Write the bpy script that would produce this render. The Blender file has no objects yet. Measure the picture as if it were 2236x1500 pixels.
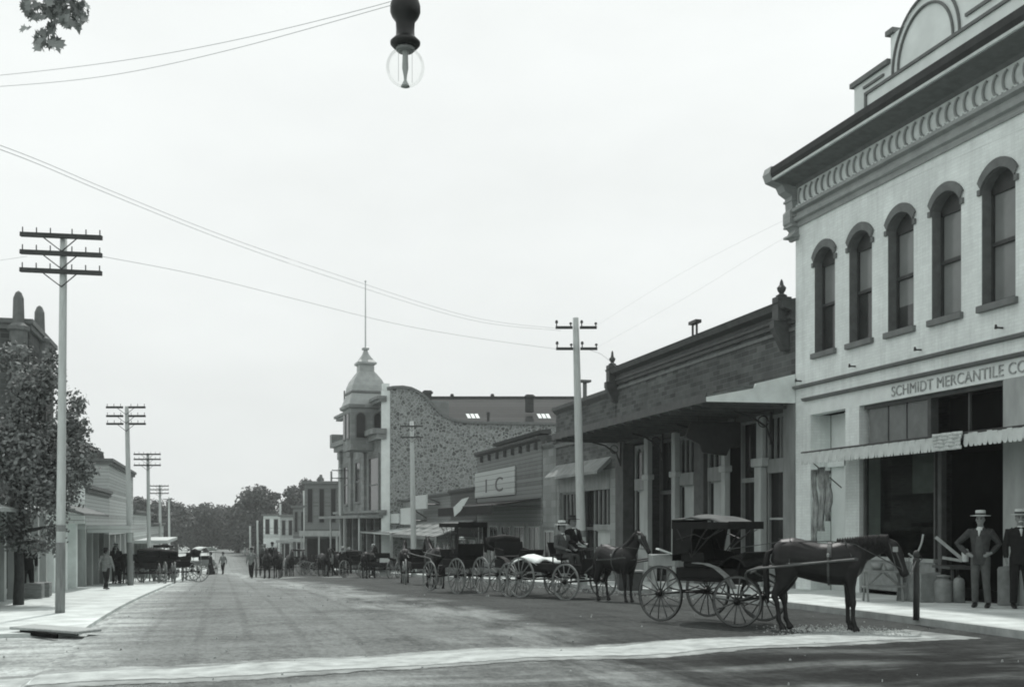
import bpy, bmesh, math, random
from mathutils import Vector, Matrix
R = math.radians
rnd = random.Random(7)
# ------------------------------------------------------------------ frame of reference
# X = across the street (to the right), Y = along the street (away), Z = up; the camera stands at the origin
F = 2400.0; CX = 1118.0; HY = 1142.0; H = 1.7
PHI = math.atan((CX - 480.0) / F); CP, SP = math.cos(PHI), math.sin(PHI)
def softp(x, w=4.0):
    return w * math.log1p(math.exp(min(x / w, 50))) if x / w < 50 else x
def g(s):
    return -0.035 * (softp(s - 22) - softp(s - 130))
def c2w(xc, zc):
    return (xc * CP + zc * SP, -xc * SP + zc * CP)
def at(px, zc):
    return c2w((px - CX) / F * zc, zc)
def zat(py, zc):
    return H - (py - HY) / F * zc
def S(px, L):
    k = (px - CX) / F           # xc = k*zc ; zc = L*SP+s*CP ; xc = L*CP - s*SP
    return (L * CP - k * L * SP) / (k * CP + SP)
def Zd(px, L):
    return L * SP + S(px, L) * CP
def ZL(px, py, L):
    return zat(py, Zd(px, L))
def yaw(deg):
    return R(deg) - PHI
sc = bpy.context.scene
col = sc.collection
# ------------------------------------------------------------------ materials
TINT = (0.93, 1.0, 0.975)
def rgb(v):
    return (v * TINT[0], v * TINT[1], v * TINT[2], 1)
def newmat(name):
    m = bpy.data.materials.new(name); m.use_nodes = True
    nt = m.node_tree; return m, nt, nt.nodes['Principled BSDF']
def N(nt, t, **kw):
    n = nt.nodes.new(t)
    for k, v in kw.items():
        if k in n.inputs: n.inputs[k].default_value = v
        else: setattr(n, k, v)
    return n
def ramp(nt, fac, v0, v1, p0=0.3, p1=0.7):
    r = nt.nodes.new('ShaderNodeValToRGB')
    r.color_ramp.elements[0].position = p0; r.color_ramp.elements[0].color = rgb(v0)
    r.color_ramp.elements[1].position = p1; r.color_ramp.elements[1].color = rgb(v1)
    nt.links.new(fac, r.inputs[0]); return r
def plain(name, v, var=0.25, scale=3.0, rough=0.85, bump=0.0, spec=0.3, stretch=(1, 1, 1), bscale=None):
    m, nt, p = newmat(name)
    tc = N(nt, 'ShaderNodeTexCoord'); mp = N(nt, 'ShaderNodeMapping'); mp.inputs['Scale'].default_value = stretch
    nt.links.new(tc.outputs['Object'], mp.inputs[0])
    no = N(nt, 'ShaderNodeTexNoise', Scale=scale, Detail=6.0, Roughness=0.6)
    nt.links.new(mp.outputs[0], no.inputs['Vector'])
    r = ramp(nt, no.outputs[0], v * (1 - var), v * (1 + var))
    nt.links.new(r.outputs[0], p.inputs['Base Color'])
    p.inputs['Roughness'].default_value = rough; p.inputs['Specular IOR Level'].default_value = spec
    if bump:
        b = N(nt, 'ShaderNodeBump', Strength=bump, Distance=0.02)
        n2 = N(nt, 'ShaderNodeTexNoise', Scale=bscale or scale * 6, Detail=4.0)
        nt.links.new(mp.outputs[0], n2.inputs['Vector'])
        nt.links.new(n2.outputs[0], b.inputs['Height']); nt.links.new(b.outputs[0], p.inputs['Normal'])
    return m
def wallvec(nt, swap=True):
    tc = N(nt, 'ShaderNodeTexCoord'); sp = N(nt, 'ShaderNodeSeparateXYZ'); cb = N(nt, 'ShaderNodeCombineXYZ')
    nt.links.new(tc.outputs['Object'], sp.inputs[0])
    ad = N(nt, 'ShaderNodeMath', operation='ADD')
    nt.links.new(sp.outputs[0], ad.inputs[0]); nt.links.new(sp.outputs[1], ad.inputs[1])
    nt.links.new(ad.outputs[0], cb.inputs[0]); nt.links.new(sp.outputs[2], cb.inputs[1])
    return tc, cb
def brick(name, v, mortar, w=0.22, h=0.075, var=0.2, bump=0.4, stain=0.25, streak=0.0):
    m, nt, p = newmat(name)
    tc, cb = wallvec(nt)
    b = N(nt, 'ShaderNodeTexBrick', Scale=1.0)
    b.inputs['Brick Width'].default_value = w; b.inputs['Row Height'].default_value = h
    b.inputs['Mortar Size'].default_value = 0.008; b.inputs['Color1'].default_value = rgb(v * (1 - var))
    b.inputs['Color2'].default_value = rgb(v * (1 + var)); b.inputs['Mortar'].default_value = rgb(mortar)
    nt.links.new(cb.outputs[0], b.inputs['Vector'])
    no = N(nt, 'ShaderNodeTexNoise', Scale=0.9, Detail=7.0, Roughness=0.65)
    nt.links.new(tc.outputs['Object'], no.inputs['Vector'])
    r = nt.nodes.new('ShaderNodeValToRGB')
    r.color_ramp.elements[0].position = 0.3; r.color_ramp.elements[0].color = (1 - stain,) * 3 + (1,)
    r.color_ramp.elements[1].position = 0.65; r.color_ramp.elements[1].color = (1, 1, 1, 1)
    nt.links.new(no.outputs[0], r.inputs[0])
    mx = N(nt, 'ShaderNodeMix', data_type='RGBA', blend_type='MULTIPLY'); mx.inputs[0].default_value = 1
    nt.links.new(b.outputs[0], mx.inputs[6]); nt.links.new(r.outputs[0], mx.inputs[7])
    if streak:
        mp = N(nt, 'ShaderNodeMapping'); mp.inputs['Scale'].default_value = (3.0, 3.0, .22); nt.links.new(tc.outputs['Object'], mp.inputs[0])
        n3 = N(nt, 'ShaderNodeTexNoise', Scale=1.3, Detail=6.0, Roughness=0.7); nt.links.new(mp.outputs[0], n3.inputs['Vector'])
        r3 = nt.nodes.new('ShaderNodeValToRGB'); r3.color_ramp.elements[0].position = .34; r3.color_ramp.elements[0].color = (1 - streak,) * 3 + (1,); r3.color_ramp.elements[1].position = .56; r3.color_ramp.elements[1].color = (1, 1, 1, 1)
        nt.links.new(n3.outputs[0], r3.inputs[0]); m2 = N(nt, 'ShaderNodeMix', data_type='RGBA', blend_type='MULTIPLY'); m2.inputs[0].default_value = 1
        nt.links.new(mx.outputs[2], m2.inputs[6]); nt.links.new(r3.outputs[0], m2.inputs[7]); mx = m2
    nt.links.new(mx.outputs[2], p.inputs['Base Color'])
    bp = N(nt, 'ShaderNodeBump', Strength=bump, Distance=0.01); bp.invert = True
    nt.links.new(b.outputs['Fac'], bp.inputs['Height']); nt.links.new(bp.outputs[0], p.inputs['Normal'])
    p.inputs['Roughness'].default_value = 0.9; p.inputs['Specular IOR Level'].default_value = 0.2
    return m
def boards(name, v, pitch=0.14, var=0.25, bump=0.8, vertical=False):
    m, nt, p = newmat(name)
    tc, cb = wallvec(nt)
    sp = N(nt, 'ShaderNodeSeparateXYZ'); nt.links.new(cb.outputs[0], sp.inputs[0])
    dv = N(nt, 'ShaderNodeMath', operation='DIVIDE'); dv.inputs[1].default_value = pitch
    nt.links.new(sp.outputs[0 if vertical else 1], dv.inputs[0])
    fr = N(nt, 'ShaderNodeMath', operation='FRACT'); nt.links.new(dv.outputs[0], fr.inputs[0])
    fl = N(nt, 'ShaderNodeMath', operation='FLOOR'); nt.links.new(dv.outputs[0], fl.inputs[0])
    wn = N(nt, 'ShaderNodeTexWhiteNoise'); wn.noise_dimensions = '1D'; nt.links.new(fl.outputs[0], wn.inputs['W'])
    no = N(nt, 'ShaderNodeTexNoise', Scale=2.0, Detail=8.0, Roughness=0.7)
    nt.links.new(tc.outputs['Object'], no.inputs['Vector'])
    av = N(nt, 'ShaderNodeMath', operation='ADD'); nt.links.new(wn.outputs[0], av.inputs[0]); nt.links.new(no.outputs[0], av.inputs[1])
    r = ramp(nt, av.outputs[0], v * (1 - var), v * (1 + var), 0.3, 1.3 if False else 1.0)
    edge = N(nt, 'ShaderNodeMath', operation='GREATER_THAN'); edge.inputs[1].default_value = 0.1
    nt.links.new(fr.outputs[0], edge.inputs[0])
    mx = N(nt, 'ShaderNodeMix', data_type='RGBA'); mx.inputs[6].default_value = rgb(v * 0.45)
    nt.links.new(edge.outputs[0], mx.inputs[0]); nt.links.new(r.outputs[0], mx.inputs[7])
    nt.links.new(mx.outputs[2], p.inputs['Base Color'])
    bp = N(nt, 'ShaderNodeBump', Strength=bump, Distance=0.015)
    nt.links.new(fr.outputs[0], bp.inputs['Height']); nt.links.new(bp.outputs[0], p.inputs['Normal'])
    p.inputs['Roughness'].default_value = 0.85; p.inputs['Specular IOR Level'].default_value = 0.2
    return m
def rubble(name, lo, hi, mortar, scale=2.2):
    m, nt, p = newmat(name)
    tc = N(nt, 'ShaderNodeTexCoord')
    wrp = N(nt, 'ShaderNodeTexNoise', Scale=2.0, Detail=2.0)
    nt.links.new(tc.outputs['Object'], wrp.inputs['Vector'])
    am = N(nt, 'ShaderNodeVectorMath', operation='MULTIPLY_ADD'); am.inputs[1].default_value = (0.3, 0.3, 0.3)
    nt.links.new(wrp.outputs['Color'], am.inputs[0]); nt.links.new(tc.outputs['Object'], am.inputs[2])
    v1 = N(nt, 'ShaderNodeTexVoronoi', Scale=scale); nt.links.new(am.outputs[0], v1.inputs['Vector'])
    v2 = N(nt, 'ShaderNodeTexVoronoi', Scale=scale, feature='DISTANCE_TO_EDGE'); nt.links.new(am.outputs[0], v2.inputs['Vector'])
    sp = N(nt, 'ShaderNodeSeparateXYZ'); nt.links.new(v1.outputs['Color'], sp.inputs[0])
    r = ramp(nt, sp.outputs[0], lo, hi, 0.0, 1.0)
    st = N(nt, 'ShaderNodeMath', operation='LESS_THAN'); st.inputs[1].default_value = 0.09
    nt.links.new(v2.outputs['Distance'], st.inputs[0])
    mx = N(nt, 'ShaderNodeMix', data_type='RGBA'); mx.inputs[7].default_value = rgb(mortar)
    nt.links.new(st.outputs[0], mx.inputs[0]); nt.links.new(r.outputs[0], mx.inputs[6])
    nt.links.new(mx.outputs[2], p.inputs['Base Color'])
    bp = N(nt, 'ShaderNodeBump', Strength=0.6, Distance=0.05)
    nt.links.new(v2.outputs['Distance'], bp.inputs['Height']); nt.links.new(bp.outputs[0], p.inputs['Normal'])
    p.inputs['Roughness'].default_value = 0.95
    return m
def glassy(name, v, rough=0.12, spec=0.5, var=0.4):
    m = plain(name, v, var, 1.2, rough, 0.05, spec, bscale=1.5); return m
def foliage(name, v):
    m, nt, p = newmat(name)
    geo = N(nt, 'ShaderNodeNewGeometry')
    r = ramp(nt, geo.outputs['Random Per Island'], v * 0.55, v * 1.5, 0.0, 1.0)
    nt.links.new(r.outputs[0], p.inputs['Base Color'])
    p.inputs['Roughness'].default_value = 0.7; p.inputs['Specular IOR Level'].default_value = 0.25
    return m

M = dict(
    white_brick=brick('white_painted_brick', 0.86, 0.80, var=0.04, bump=0.22, stain=0.2, streak=0.14),
    white_paint=plain('old_white_paint', 0.75, 0.12, 2.5, 0.7, 0.1),
    cream=plain('cream_render', 0.72, 0.1, 1.5, 0.8, 0.2),
    grey_trim=plain('grey_painted_trim', 0.16, 0.2, 3, 0.6),
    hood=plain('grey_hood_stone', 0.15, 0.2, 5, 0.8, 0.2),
    frame=plain('dark_window_frame', 0.045, 0.2, 4, 0.5),
    roof_dark=plain('dark_roofing', 0.035, 0.3, 3, 0.8, 0.2),
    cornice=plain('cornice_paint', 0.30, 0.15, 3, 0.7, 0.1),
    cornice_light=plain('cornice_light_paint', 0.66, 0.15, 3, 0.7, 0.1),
    glass=glassy('old_window_glass', 0.05, 0.08, 0.5),
    blind=glassy('glass_over_drawn_blind', 0.20, 0.15, 0.4, 0.15),
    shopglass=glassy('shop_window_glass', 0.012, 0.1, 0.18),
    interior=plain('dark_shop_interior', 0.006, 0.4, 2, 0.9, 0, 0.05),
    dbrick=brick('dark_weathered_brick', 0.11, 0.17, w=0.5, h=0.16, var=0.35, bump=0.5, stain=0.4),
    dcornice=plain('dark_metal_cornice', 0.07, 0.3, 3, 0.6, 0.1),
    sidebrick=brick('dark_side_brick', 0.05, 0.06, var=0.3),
    shopwood=plain('shopfront_painted_wood', 0.21, 0.25, 3, 0.7, 0.15, stretch=(1, 1, .3)),
    shoplight=plain('shopfront_light_wood', 0.36, 0.2, 3, 0.7, 0.15, stretch=(1, 1, .3)),
    shopdark=plain('shopfront_dark_wood', 0.075, 0.3, 3, 0.7, 0.15),
    soffit=boards('porch_soffit_boards', 0.13, 0.12),
    board_grey=boards('grey_weatherboard', 0.165, 0.2),
    board_dark=boards('dark_weatherboard', 0.07, 0.2),
    board_light=boards('pale_weatherboard', 0.42, 0.16),
    board_white=boards('white_weatherboard', 0.72, 0.2),
    sign_white=boards('white_sign_boards', 0.42, 0.3, 0.12),
    canvas=plain('pale_awning_canvas', 0.55, 0.12, 4, 0.9, 0.3),
    canvas_grey=plain('grey_awning_canvas', 0.22, 0.25, 2, 0.9, 0.3),
    canvas_dark=plain('dark_awning_canvas', 0.01, 0.3, 3, 0.9, 0.3),
    stone=rubble('rubble_stone_wall', 0.07, 0.25, 0.31, 3.6),
    ashlar=brick('dressed_stone', 0.25, 0.18, w=0.8, h=0.35, var=0.15, bump=0.3),
    slate=boards('slate_roof_courses', 0.035, 0.3, 0.3),
    metalroof=plain('pale_metal_dome', 0.33, 0.15, 2, 0.5),
    pole_white=plain('white_painted_pole', 0.50, 0.12, 5, 0.7, 0.2, stretch=(4, 4, .5)),
    pole_dark=plain('tarred_pole_foot', 0.2, 0.25, 5, 0.8, 0.2, stretch=(4, 4, .5)),
    arm=plain('dark_cross_arm', 0.05, 0.3, 4, 0.7),
    wire=plain('wire_metal', 0.4, 0.1, 3, 0.5),
    iron=plain('black_iron', 0.02, 0.3, 6, 0.45, 0, 0.4),
    carriage=plain('black_carriage_paint', 0.01, 0.3, 5, 0.5, 0, 0.2),
    leather=plain('black_leather', 0.012, 0.35, 9, 0.7, 0.3, 0.15),
    wheelwood=plain('dusty_wheel_wood', 0.09, 0.3, 8, 0.6),
    wheelpale=plain('pale_dusty_wheel', 0.2, 0.3, 8, 0.7),
    topcloth=plain('dusty_buggy_top', 0.09, 0.2, 4, 0.8, 0.3),
    strap=plain('worn_harness_leather', 0.075, 0.3, 12, 0.6),
    brass=plain('harness_brass', 0.25, 0.1, 12, 0.35, 0, 0.8),
    horse_dark=plain('dark_bay_coat', 0.009, 0.6, 3.5, 0.48, 0.12, 0.3, bscale=60),
    horse_black=plain('black_coat', 0.009, 0.6, 3.0, 0.5, 0.12, 0.28, bscale=60),
    horse_grey=plain('grey_coat', 0.16, 0.4, 3.0, 0.6, 0.1, 0.3, bscale=60),
    mane=plain('black_mane', 0.008, 0.4, 20, 0.7),
    skin=plain('skin', 0.22, 0.12, 9, 0.6),
    coat=plain('dark_wool_coat', 0.048, 0.25, 9, 0.95, 0.3),
    waist=plain('grey_waistcoat', 0.07, 0.2, 12, 0.95, 0.2),
    trous=plain('grey_wool_trousers', 0.085, 0.25, 8, 0.95, 0.3),
    black_cloth=plain('black_wool', 0.012, 0.3, 8, 0.95, 0.3),
    shirt=plain('white_shirt', 0.6, 0.08, 8, 0.8),
    straw=plain('straw_hat', 0.55, 0.15, 40, 0.8, 0.3),
    band=plain('hat_band', 0.05, 0.1, 8, 0.7),
    boot=plain('black_boots', 0.012, 0.2, 8, 0.4),
    zinc=plain('galvanised_metal', 0.22, 0.25, 5, 0.55, 0.1),
    crate=plain('old_crate_wood', 0.2, 0.3, 5, 0.85, 0.3, stretch=(1, 1, 5)),
    palewood=plain('pale_sawn_wood', 0.42, 0.2, 5, 0.8, 0.3, stretch=(1, 6, 1)),
    post=plain('iron_hitching_post', 0.035, 0.3, 5, 0.55),
    bark=plain('tree_bark', 0.05, 0.35, 6, 0.95, 0.6, stretch=(3, 3, 1)),
    leaf=foliage('street_tree_leaves', 0.16),
    leaf_near=foliage('overhanging_leaves', 0.26),
    leaf_far=foliage('distant_tree_leaves', 0.06),
    cloth_stripe=plain('hanging_cloth', 0.3, 0.6, 3.5, 0.9, 0.2, stretch=(6, 6, 1)),
    plank=plain('weathered_plank', 0.34, 0.2, 4, 0.9, 0.3, stretch=(1, 5, 1)),
    lettering=plain('faded_sign_paint', 0.33, 0.5, 9, 0.8),
    letterpale=plain('pale_sign_paint', 0.7, 0.1, 6, 0.8),
    clod=plain('dark_dirt_clods', 0.08, 0.5, 3, 0.95), litter=plain('pale_road_litter', 0.34, 0.4, 3, 0.95),
    porcelain=plain('lamp_socket_enamel', 0.02, 0.2, 10, 0.35),
)
def glass_clear():
    m, nt, p = newmat('clear_lamp_glass')
    out = nt.nodes['Material Output']
    tr = N(nt, 'ShaderNodeBsdfTransparent'); gl = N(nt, 'ShaderNodeBsdfGlossy', Roughness=0.03)
    lw = N(nt, 'ShaderNodeLayerWeight', Blend=0.15)
    tr.inputs[0].default_value = (0.985, 0.99, 0.985, 1); gl.inputs[0].default_value = (0.75, 0.77, 0.76, 1)
    mx = N(nt, 'ShaderNodeMixShader'); dm = N(nt, 'ShaderNodeMath', operation='MULTIPLY'); dm.inputs[1].default_value = .3; nt.links.new(lw.outputs['Fresnel'], dm.inputs[0])
    nt.links.new(dm.outputs[0], mx.inputs[0]); nt.links.new(tr.outputs[0], mx.inputs[1]); nt.links.new(gl.outputs[0], mx.inputs[2])
    nt.links.new(mx.outputs[0], out.inputs['Surface']); nt.nodes.remove(p); return m
M['bulb'] = glass_clear()
# ------------------------------------------------------------------ mesh helpers
class MB:
    def __init__(self, xf=None):
        self.v = []; self.f = []; self.xf = xf
    def add(self, vs, fs):
        b = len(self.v)
        self.v += [tuple(v) for v in vs]; self.f += [tuple(b + i for i in f) for f in fs]
    def box(self, x0, x1, y0, y1, z0, z1):
        if x0 > x1: x0, x1 = x1, x0
        if y0 > y1: y0, y1 = y1, y0
        self.add([(x0, y0, z0), (x1, y0, z0), (x1, y1, z0), (x0, y1, z0), (x0, y0, z1), (x1, y0, z1), (x1, y1, z1), (x0, y1, z1)],
                 [(0, 3, 2, 1), (4, 5, 6, 7), (0, 1, 5, 4), (1, 2, 6, 5), (2, 3, 7, 6), (3, 0, 4, 7)]); return self
    def obox(self, p0, p1, w, h, up=(0, 0, 1)):     # bar from p0 to p1
        p0, p1 = Vector(p0), Vector(p1); t = (p1 - p0).normalized(); u = Vector(up)
        s = t.cross(u)
        if s.length < 1e-4: s = t.cross(Vector((1, 0, 0)))
        s.normalize(); u = s.cross(t)
        vs = []
        for p in (p0, p1):
            for a, b in ((-1, -1), (1, -1), (1, 1), (-1, 1)):
                vs.append(p + s * a * w / 2 + u * b * h / 2)
        self.add(vs, [(0, 1, 2, 3), (7, 6, 5, 4), (0, 4, 5, 1), (1, 5, 6, 2), (2, 6, 7, 3), (3, 7, 4, 0)]); return self
    def loft(self, pts, n=12, cap=True):            # pts: (x,y,z,ra,rb); rb lies along local Y
        P = [Vector(p[:3]) for p in pts]; rings = []
        for i, p in enumerate(P):
            t = (P[min(i + 1, len(P) - 1)] - P[max(i - 1, 0)])
            if t.length < 1e-9: t = Vector((0, 0, 1))
            t.normalize()
            ref = Vector((0, 1, 0)) if abs(t.y) < 0.85 else Vector((1, 0, 0))
            u = (ref - t * ref.dot(t)).normalized(); w = t.cross(u)
            ra, rb = pts[i][3], pts[i][4] if len(pts[i]) > 4 else pts[i][3]
            rings.append([p + w * ra * math.cos(2 * math.pi * k / n) + u * rb * math.sin(2 * math.pi * k / n) for k in range(n)])
        vs = [v for r in rings for v in r]; fs = []
        for i in range(len(P) - 1):
            for k in range(n):
                a = i * n + k; b = i * n + (k + 1) % n
                fs.append((a, b, b + n, a + n))
        if cap:
            fs.append(tuple(range(n - 1, -1, -1))); fs.append(tuple((len(P) - 1) * n + k for k in range(n)))
        self.add(vs, fs); return self
    def cyl(self, p0, p1, r0, r1=None, n=12):
        r1 = r0 if r1 is None else r1
        return self.loft([(*p0, r0), (*p1, r1)], n)
    def tube(self, pts, r, n=6):
        return self.loft([(*p, r) for p in pts], n)
    def lathe(self, cx, cy, prof, n=24):            # prof: (r,z)
        vs = []; fs = []
        for r, z in prof:
            for k in range(n):
                a = 2 * math.pi * k / n; vs.append((cx + r * math.cos(a), cy + r * math.sin(a), z))
        for i in range(len(prof) - 1):
            for k in range(n):
                a = i * n + k; b = i * n + (k + 1) % n
                fs.append((a, b, b + n, a + n))
        fs.append(tuple(range(n - 1, -1, -1))); fs.append(tuple((len(prof) - 1) * n + k for k in range(n)))
        self.add(vs, fs); return self
    def prism(self, poly, axis, a0, a1):            # poly in the two other axes, extruded along axis
        n = len(poly); vs = []
        for a in (a0, a1):
            for (p, q) in poly:
                vs.append({'x': (a, p, q), 'y': (p, a, q), 'z': (p, q, a)}[axis])
        fs = [tuple(range(n - 1, -1, -1)), tuple(range(n, 2 * n))]
        for i in range(n):
            j = (i + 1) % n; fs.append((i, j, j + n, i + n))
        self.add(vs, fs); return self
    def build(self, name, mat, parent=None, smooth=False, bevel=0.0, fix=True):
        me = bpy.data.meshes.new(name)
        vs = self.v if self.xf is None else [tuple(self.xf @ Vector(v)) for v in self.v]
        me.from_pydata(vs, [], self.f); me.update()
        if fix:
            bm = bmesh.new(); bm.from_mesh(me)
            bmesh.ops.recalc_face_normals(bm, faces=bm.faces); bm.to_mesh(me); bm.free()
        if smooth:
            for p in me.polygons: p.use_smooth = True
        me.materials.append(M[mat] if isinstance(mat, str) else mat)
        o = bpy.data.objects.new(name, me); col.objects.link(o)
        if parent is not None: o.parent = parent
        if bevel:
            b = o.modifiers.new('bevel', 'BEVEL'); b.width = bevel; b.segments = 1; b.limit_method = 'ANGLE'
        return o
def tag(o, label, cat, group=None, kind=None):
    if kind: o['kind'] = kind
    if label: o['label'] = label
    if cat: o['category'] = cat
    if group: o['group'] = group
    return o
def thing(name, loc=(0, 0, 0), rz=0.0, label=None, cat=None, group=None):
    o = bpy.data.objects.new(name, None); col.objects.link(o); o.location = loc; o.rotation_euler = (0, 0, rz)
    return tag(o, label, cat, group)
def copy_tree(o, parent=None):
    c = o.copy(); col.objects.link(c); c.parent = parent
    for ch in list(o.children): copy_tree(ch, c)
    return c
def dup(o, loc, rz, label, scale=None, group=None):
    c = copy_tree(o); c.location = loc; c.rotation_euler = (0, 0, rz); c['label'] = label
    if scale: c.scale = (scale,) * 3
    if group: c['group'] = group
    return c
def fuse(name, mb, mat, voxel=0.02, parent=None, smooth=2, fac=0.5):
    o = mb.build(name + '_raw', mat, None)
    r = o.modifiers.new('r', 'REMESH'); r.mode = 'VOXEL'; r.voxel_size = voxel
    if smooth:
        s = o.modifiers.new('s', 'SMOOTH'); s.iterations = smooth; s.factor = fac
    dg = bpy.context.evaluated_depsgraph_get(); dg.update()
    me = bpy.data.meshes.new_from_object(o.evaluated_get(dg)); me.name = name
    for p in me.polygons: p.use_smooth = True
    bpy.data.objects.remove(o)
    n = bpy.data.objects.new(name, me); col.objects.link(n)
    me.materials.clear(); me.materials.append(M[mat] if isinstance(mat, str) else mat)
    if parent is not None: n.parent = parent
    return n
def text_obj(name, body, size, mat, parent, loc, rot, extrude=0.01, sx=1.0):
    cu = bpy.data.curves.new(name, 'FONT'); cu.body = body; cu.size = size; cu.extrude = extrude
    cu.space_character = 1.05
    t = bpy.data.objects.new(name + '_t', cu); col.objects.link(t)
    dg = bpy.context.evaluated_depsgraph_get(); dg.update()
    me = bpy.data.meshes.new_from_object(t.evaluated_get(dg)); bpy.data.objects.remove(t)
    for v in me.vertices: v.co.x *= sx
    o = bpy.data.objects.new(name, me); col.objects.link(o); me.materials.clear(); me.materials.append(M[mat])
    o.location = loc; o.rotation_euler = rot; o.parent = parent
    return o
# ------------------------------------------------------------------ ground, road, sidewalks
def dirt():
    m, nt, p = newmat('oiled_dirt_road')
    tc = N(nt, 'ShaderNodeTexCoord'); sp = N(nt, 'ShaderNodeSeparateXYZ'); nt.links.new(tc.outputs['Object'], sp.inputs[0])
    L = nt.links.new
    def math_(op, a, b=None, c=None):
        n = N(nt, 'ShaderNodeMath', operation=op)
        for i, q in enumerate((a, b, c)):
            if q is None: continue
            if isinstance(q, (int, float)): n.inputs[i].default_value = q
            else: L(q, n.inputs[i])
        return n.outputs[0]
    big = N(nt, 'ShaderNodeTexNoise', Scale=0.35, Detail=5.0, Roughness=0.6); L(tc.outputs['Object'], big.inputs['Vector'])
    mp = N(nt, 'ShaderNodeMapping'); mp.inputs['Scale'].default_value = (1.0, 0.22, 1); mp.inputs['Rotation'].default_value = (0, 0, 0.05)
    L(tc.outputs['Object'], mp.inputs[0])
    streak = N(nt, 'ShaderNodeTexNoise', Scale=1.1, Detail=7.0, Roughness=0.65); L(mp.outputs[0], streak.inputs['Vector'])
    mp2 = N(nt, 'ShaderNodeMapping'); mp2.inputs['Scale'].default_value = (0.22, 0.75, 1); mp2.inputs['Rotation'].default_value = (0, 0, -0.22)
    L(tc.outputs['Object'], mp2.inputs[0])
    cross = N(nt, 'ShaderNodeTexNoise', Scale=1.5, Detail=5.0, Roughness=0.6); L(mp2.outputs[0], cross.inputs['Vector'])
    fine = N(nt, 'ShaderNodeTexNoise', Scale=6.0, Detail=10.0, Roughness=0.85); L(tc.outputs['Object'], fine.inputs['Vector'])
    mp3 = N(nt, 'ShaderNodeMapping'); mp3.inputs['Scale'].default_value = (0.8, 0.35, 1); mp3.inputs['Rotation'].default_value = (0, 0, 0.6)
    L(tc.outputs['Object'], mp3.inputs[0])
    grit = N(nt, 'ShaderNodeTexNoise', Scale=17.0, Detail=4.0, Roughness=0.8); L(mp3.outputs[0], grit.inputs['Vector'])
    X, Y = sp.outputs[0], sp.outputs[1]
    Xn = math_('ADD', X, math_('MULTIPLY', math_('SUBTRACT', big.outputs[0], 0.5), 5.0))
    # the oiled, darker lane on the right half of the street
    def sstep(v, a, b):
        n = N(nt, 'ShaderNodeMapRange', interpolation_type='SMOOTHSTEP'); L(v, n.inputs[0])
        n.inputs[1].default_value = a; n.inputs[2].default_value = b; return n.outputs[0]
    dark = sstep(Xn, 1.5, 5.5)
    # worn pale wheel track running up the middle
    tx = math_('ABSOLUTE', math_('SUBTRACT', Xn, math_('ADD', math_('MULTIPLY', Y, -0.045), 5.2)))
    track = math_('SUBTRACT', 1.0, sstep(tx, 0.2, 1.5))
    trackm = math_('MULTIPLY', track, sstep(streak.outputs[0], 0.32, 0.62))
    left = math_('SUBTRACT', 1.0, sstep(math_('ADD', X, math_('MULTIPLY', math_('SUBTRACT', streak.outputs[0], 0.5), 2.2)), -2.4, -0.5))
    near = sstep(math_('ADD', Y, math_('MULTIPLY', cross.outputs[0], 2.0)), 15.5, 13.0)
    base = math_('SUBTRACT', 0.195, math_('MULTIPLY', dark, 0.125))
    base = math_('ADD', base, math_('MULTIPLY', trackm, 0.14))
    base = math_('ADD', base, math_('MULTIPLY', left, math_('ADD', 0.16, math_('MULTIPLY', sstep(cross.outputs[0], 0.4, 0.62), 0.16))))
    # pale dust blown across the crossing in front
    dusty = math_('MULTIPLY', math_('SUBTRACT', 1.0, sstep(Y, 12.0, 15.0)), sstep(cross.outputs[0], 0.46, 0.68))
    base = math_('ADD', base, math_('MULTIPLY', dusty, 0.09))
    nn = math_('ADD', math_('MULTIPLY', streak.outputs[0], 0.45), math_('ADD', math_('MULTIPLY', cross.outputs[0], 0.6), math_('ADD', math_('MULTIPLY', fine.outputs[0], 0.8), math_('MULTIPLY', math_('SUBTRACT', grit.outputs[0], 0.5), 0.8))))
    mod = sstep(nn, 0.6, 1.2)
    edge_d = math_('MULTIPLY', sstep(Xn, 2.5, 7.0), math_('SUBTRACT', 1.0, sstep(Y, 12.0, 15.5)))
    base = math_('SUBTRACT', base, math_('MULTIPLY', edge_d, 0.042))
    # cart ruts along the street and across the near junction
    wv = N(nt, 'ShaderNodeTexWave', Scale=0.42, Distortion=3.5, Detail=3.0); wv.inputs['Detail Scale'].default_value = 0.35; wv.bands_direction = 'X'
    mp4 = N(nt, 'ShaderNodeMapping'); mp4.inputs['Scale'].default_value = (1.0, 0.05, 1); L(tc.outputs['Object'], mp4.inputs[0]); L(mp4.outputs[0], wv.inputs['Vector'])
    rut = sstep(wv.outputs[1], 0.86, 1.0)
    wv2 = N(nt, 'ShaderNodeTexWave', Scale=0.55, Distortion=3.0, Detail=3.0); wv2.bands_direction = 'Y'
    mp5 = N(nt, 'ShaderNodeMapping'); mp5.inputs['Scale'].default_value = (0.06, 1.0, 1); L(tc.outputs['Object'], mp5.inputs[0]); L(mp5.outputs[0], wv2.inputs['Vector'])
    rut2 = math_('MULTIPLY', sstep(wv2.outputs[1], 0.84, 1.0), math_('SUBTRACT', 1.0, sstep(Y, 11.5, 13.0)))
    ruts = math_('MAXIMUM', rut, rut2)
    base = math_('MULTIPLY', base, math_('SUBTRACT', 1.0, math_('MULTIPLY', math_('MULTIPLY', ruts, sstep(big.outputs[0], 0.3, 0.6)), 0.17)))
    val = math_('MULTIPLY', base, math_('ADD', 0.58, math_('MULTIPLY', mod, 0.86)))
    vm = N(nt, 'ShaderNodeVectorMath', operation='SCALE'); vm.inputs[0].default_value = TINT; L(val, vm.inputs[3])
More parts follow.
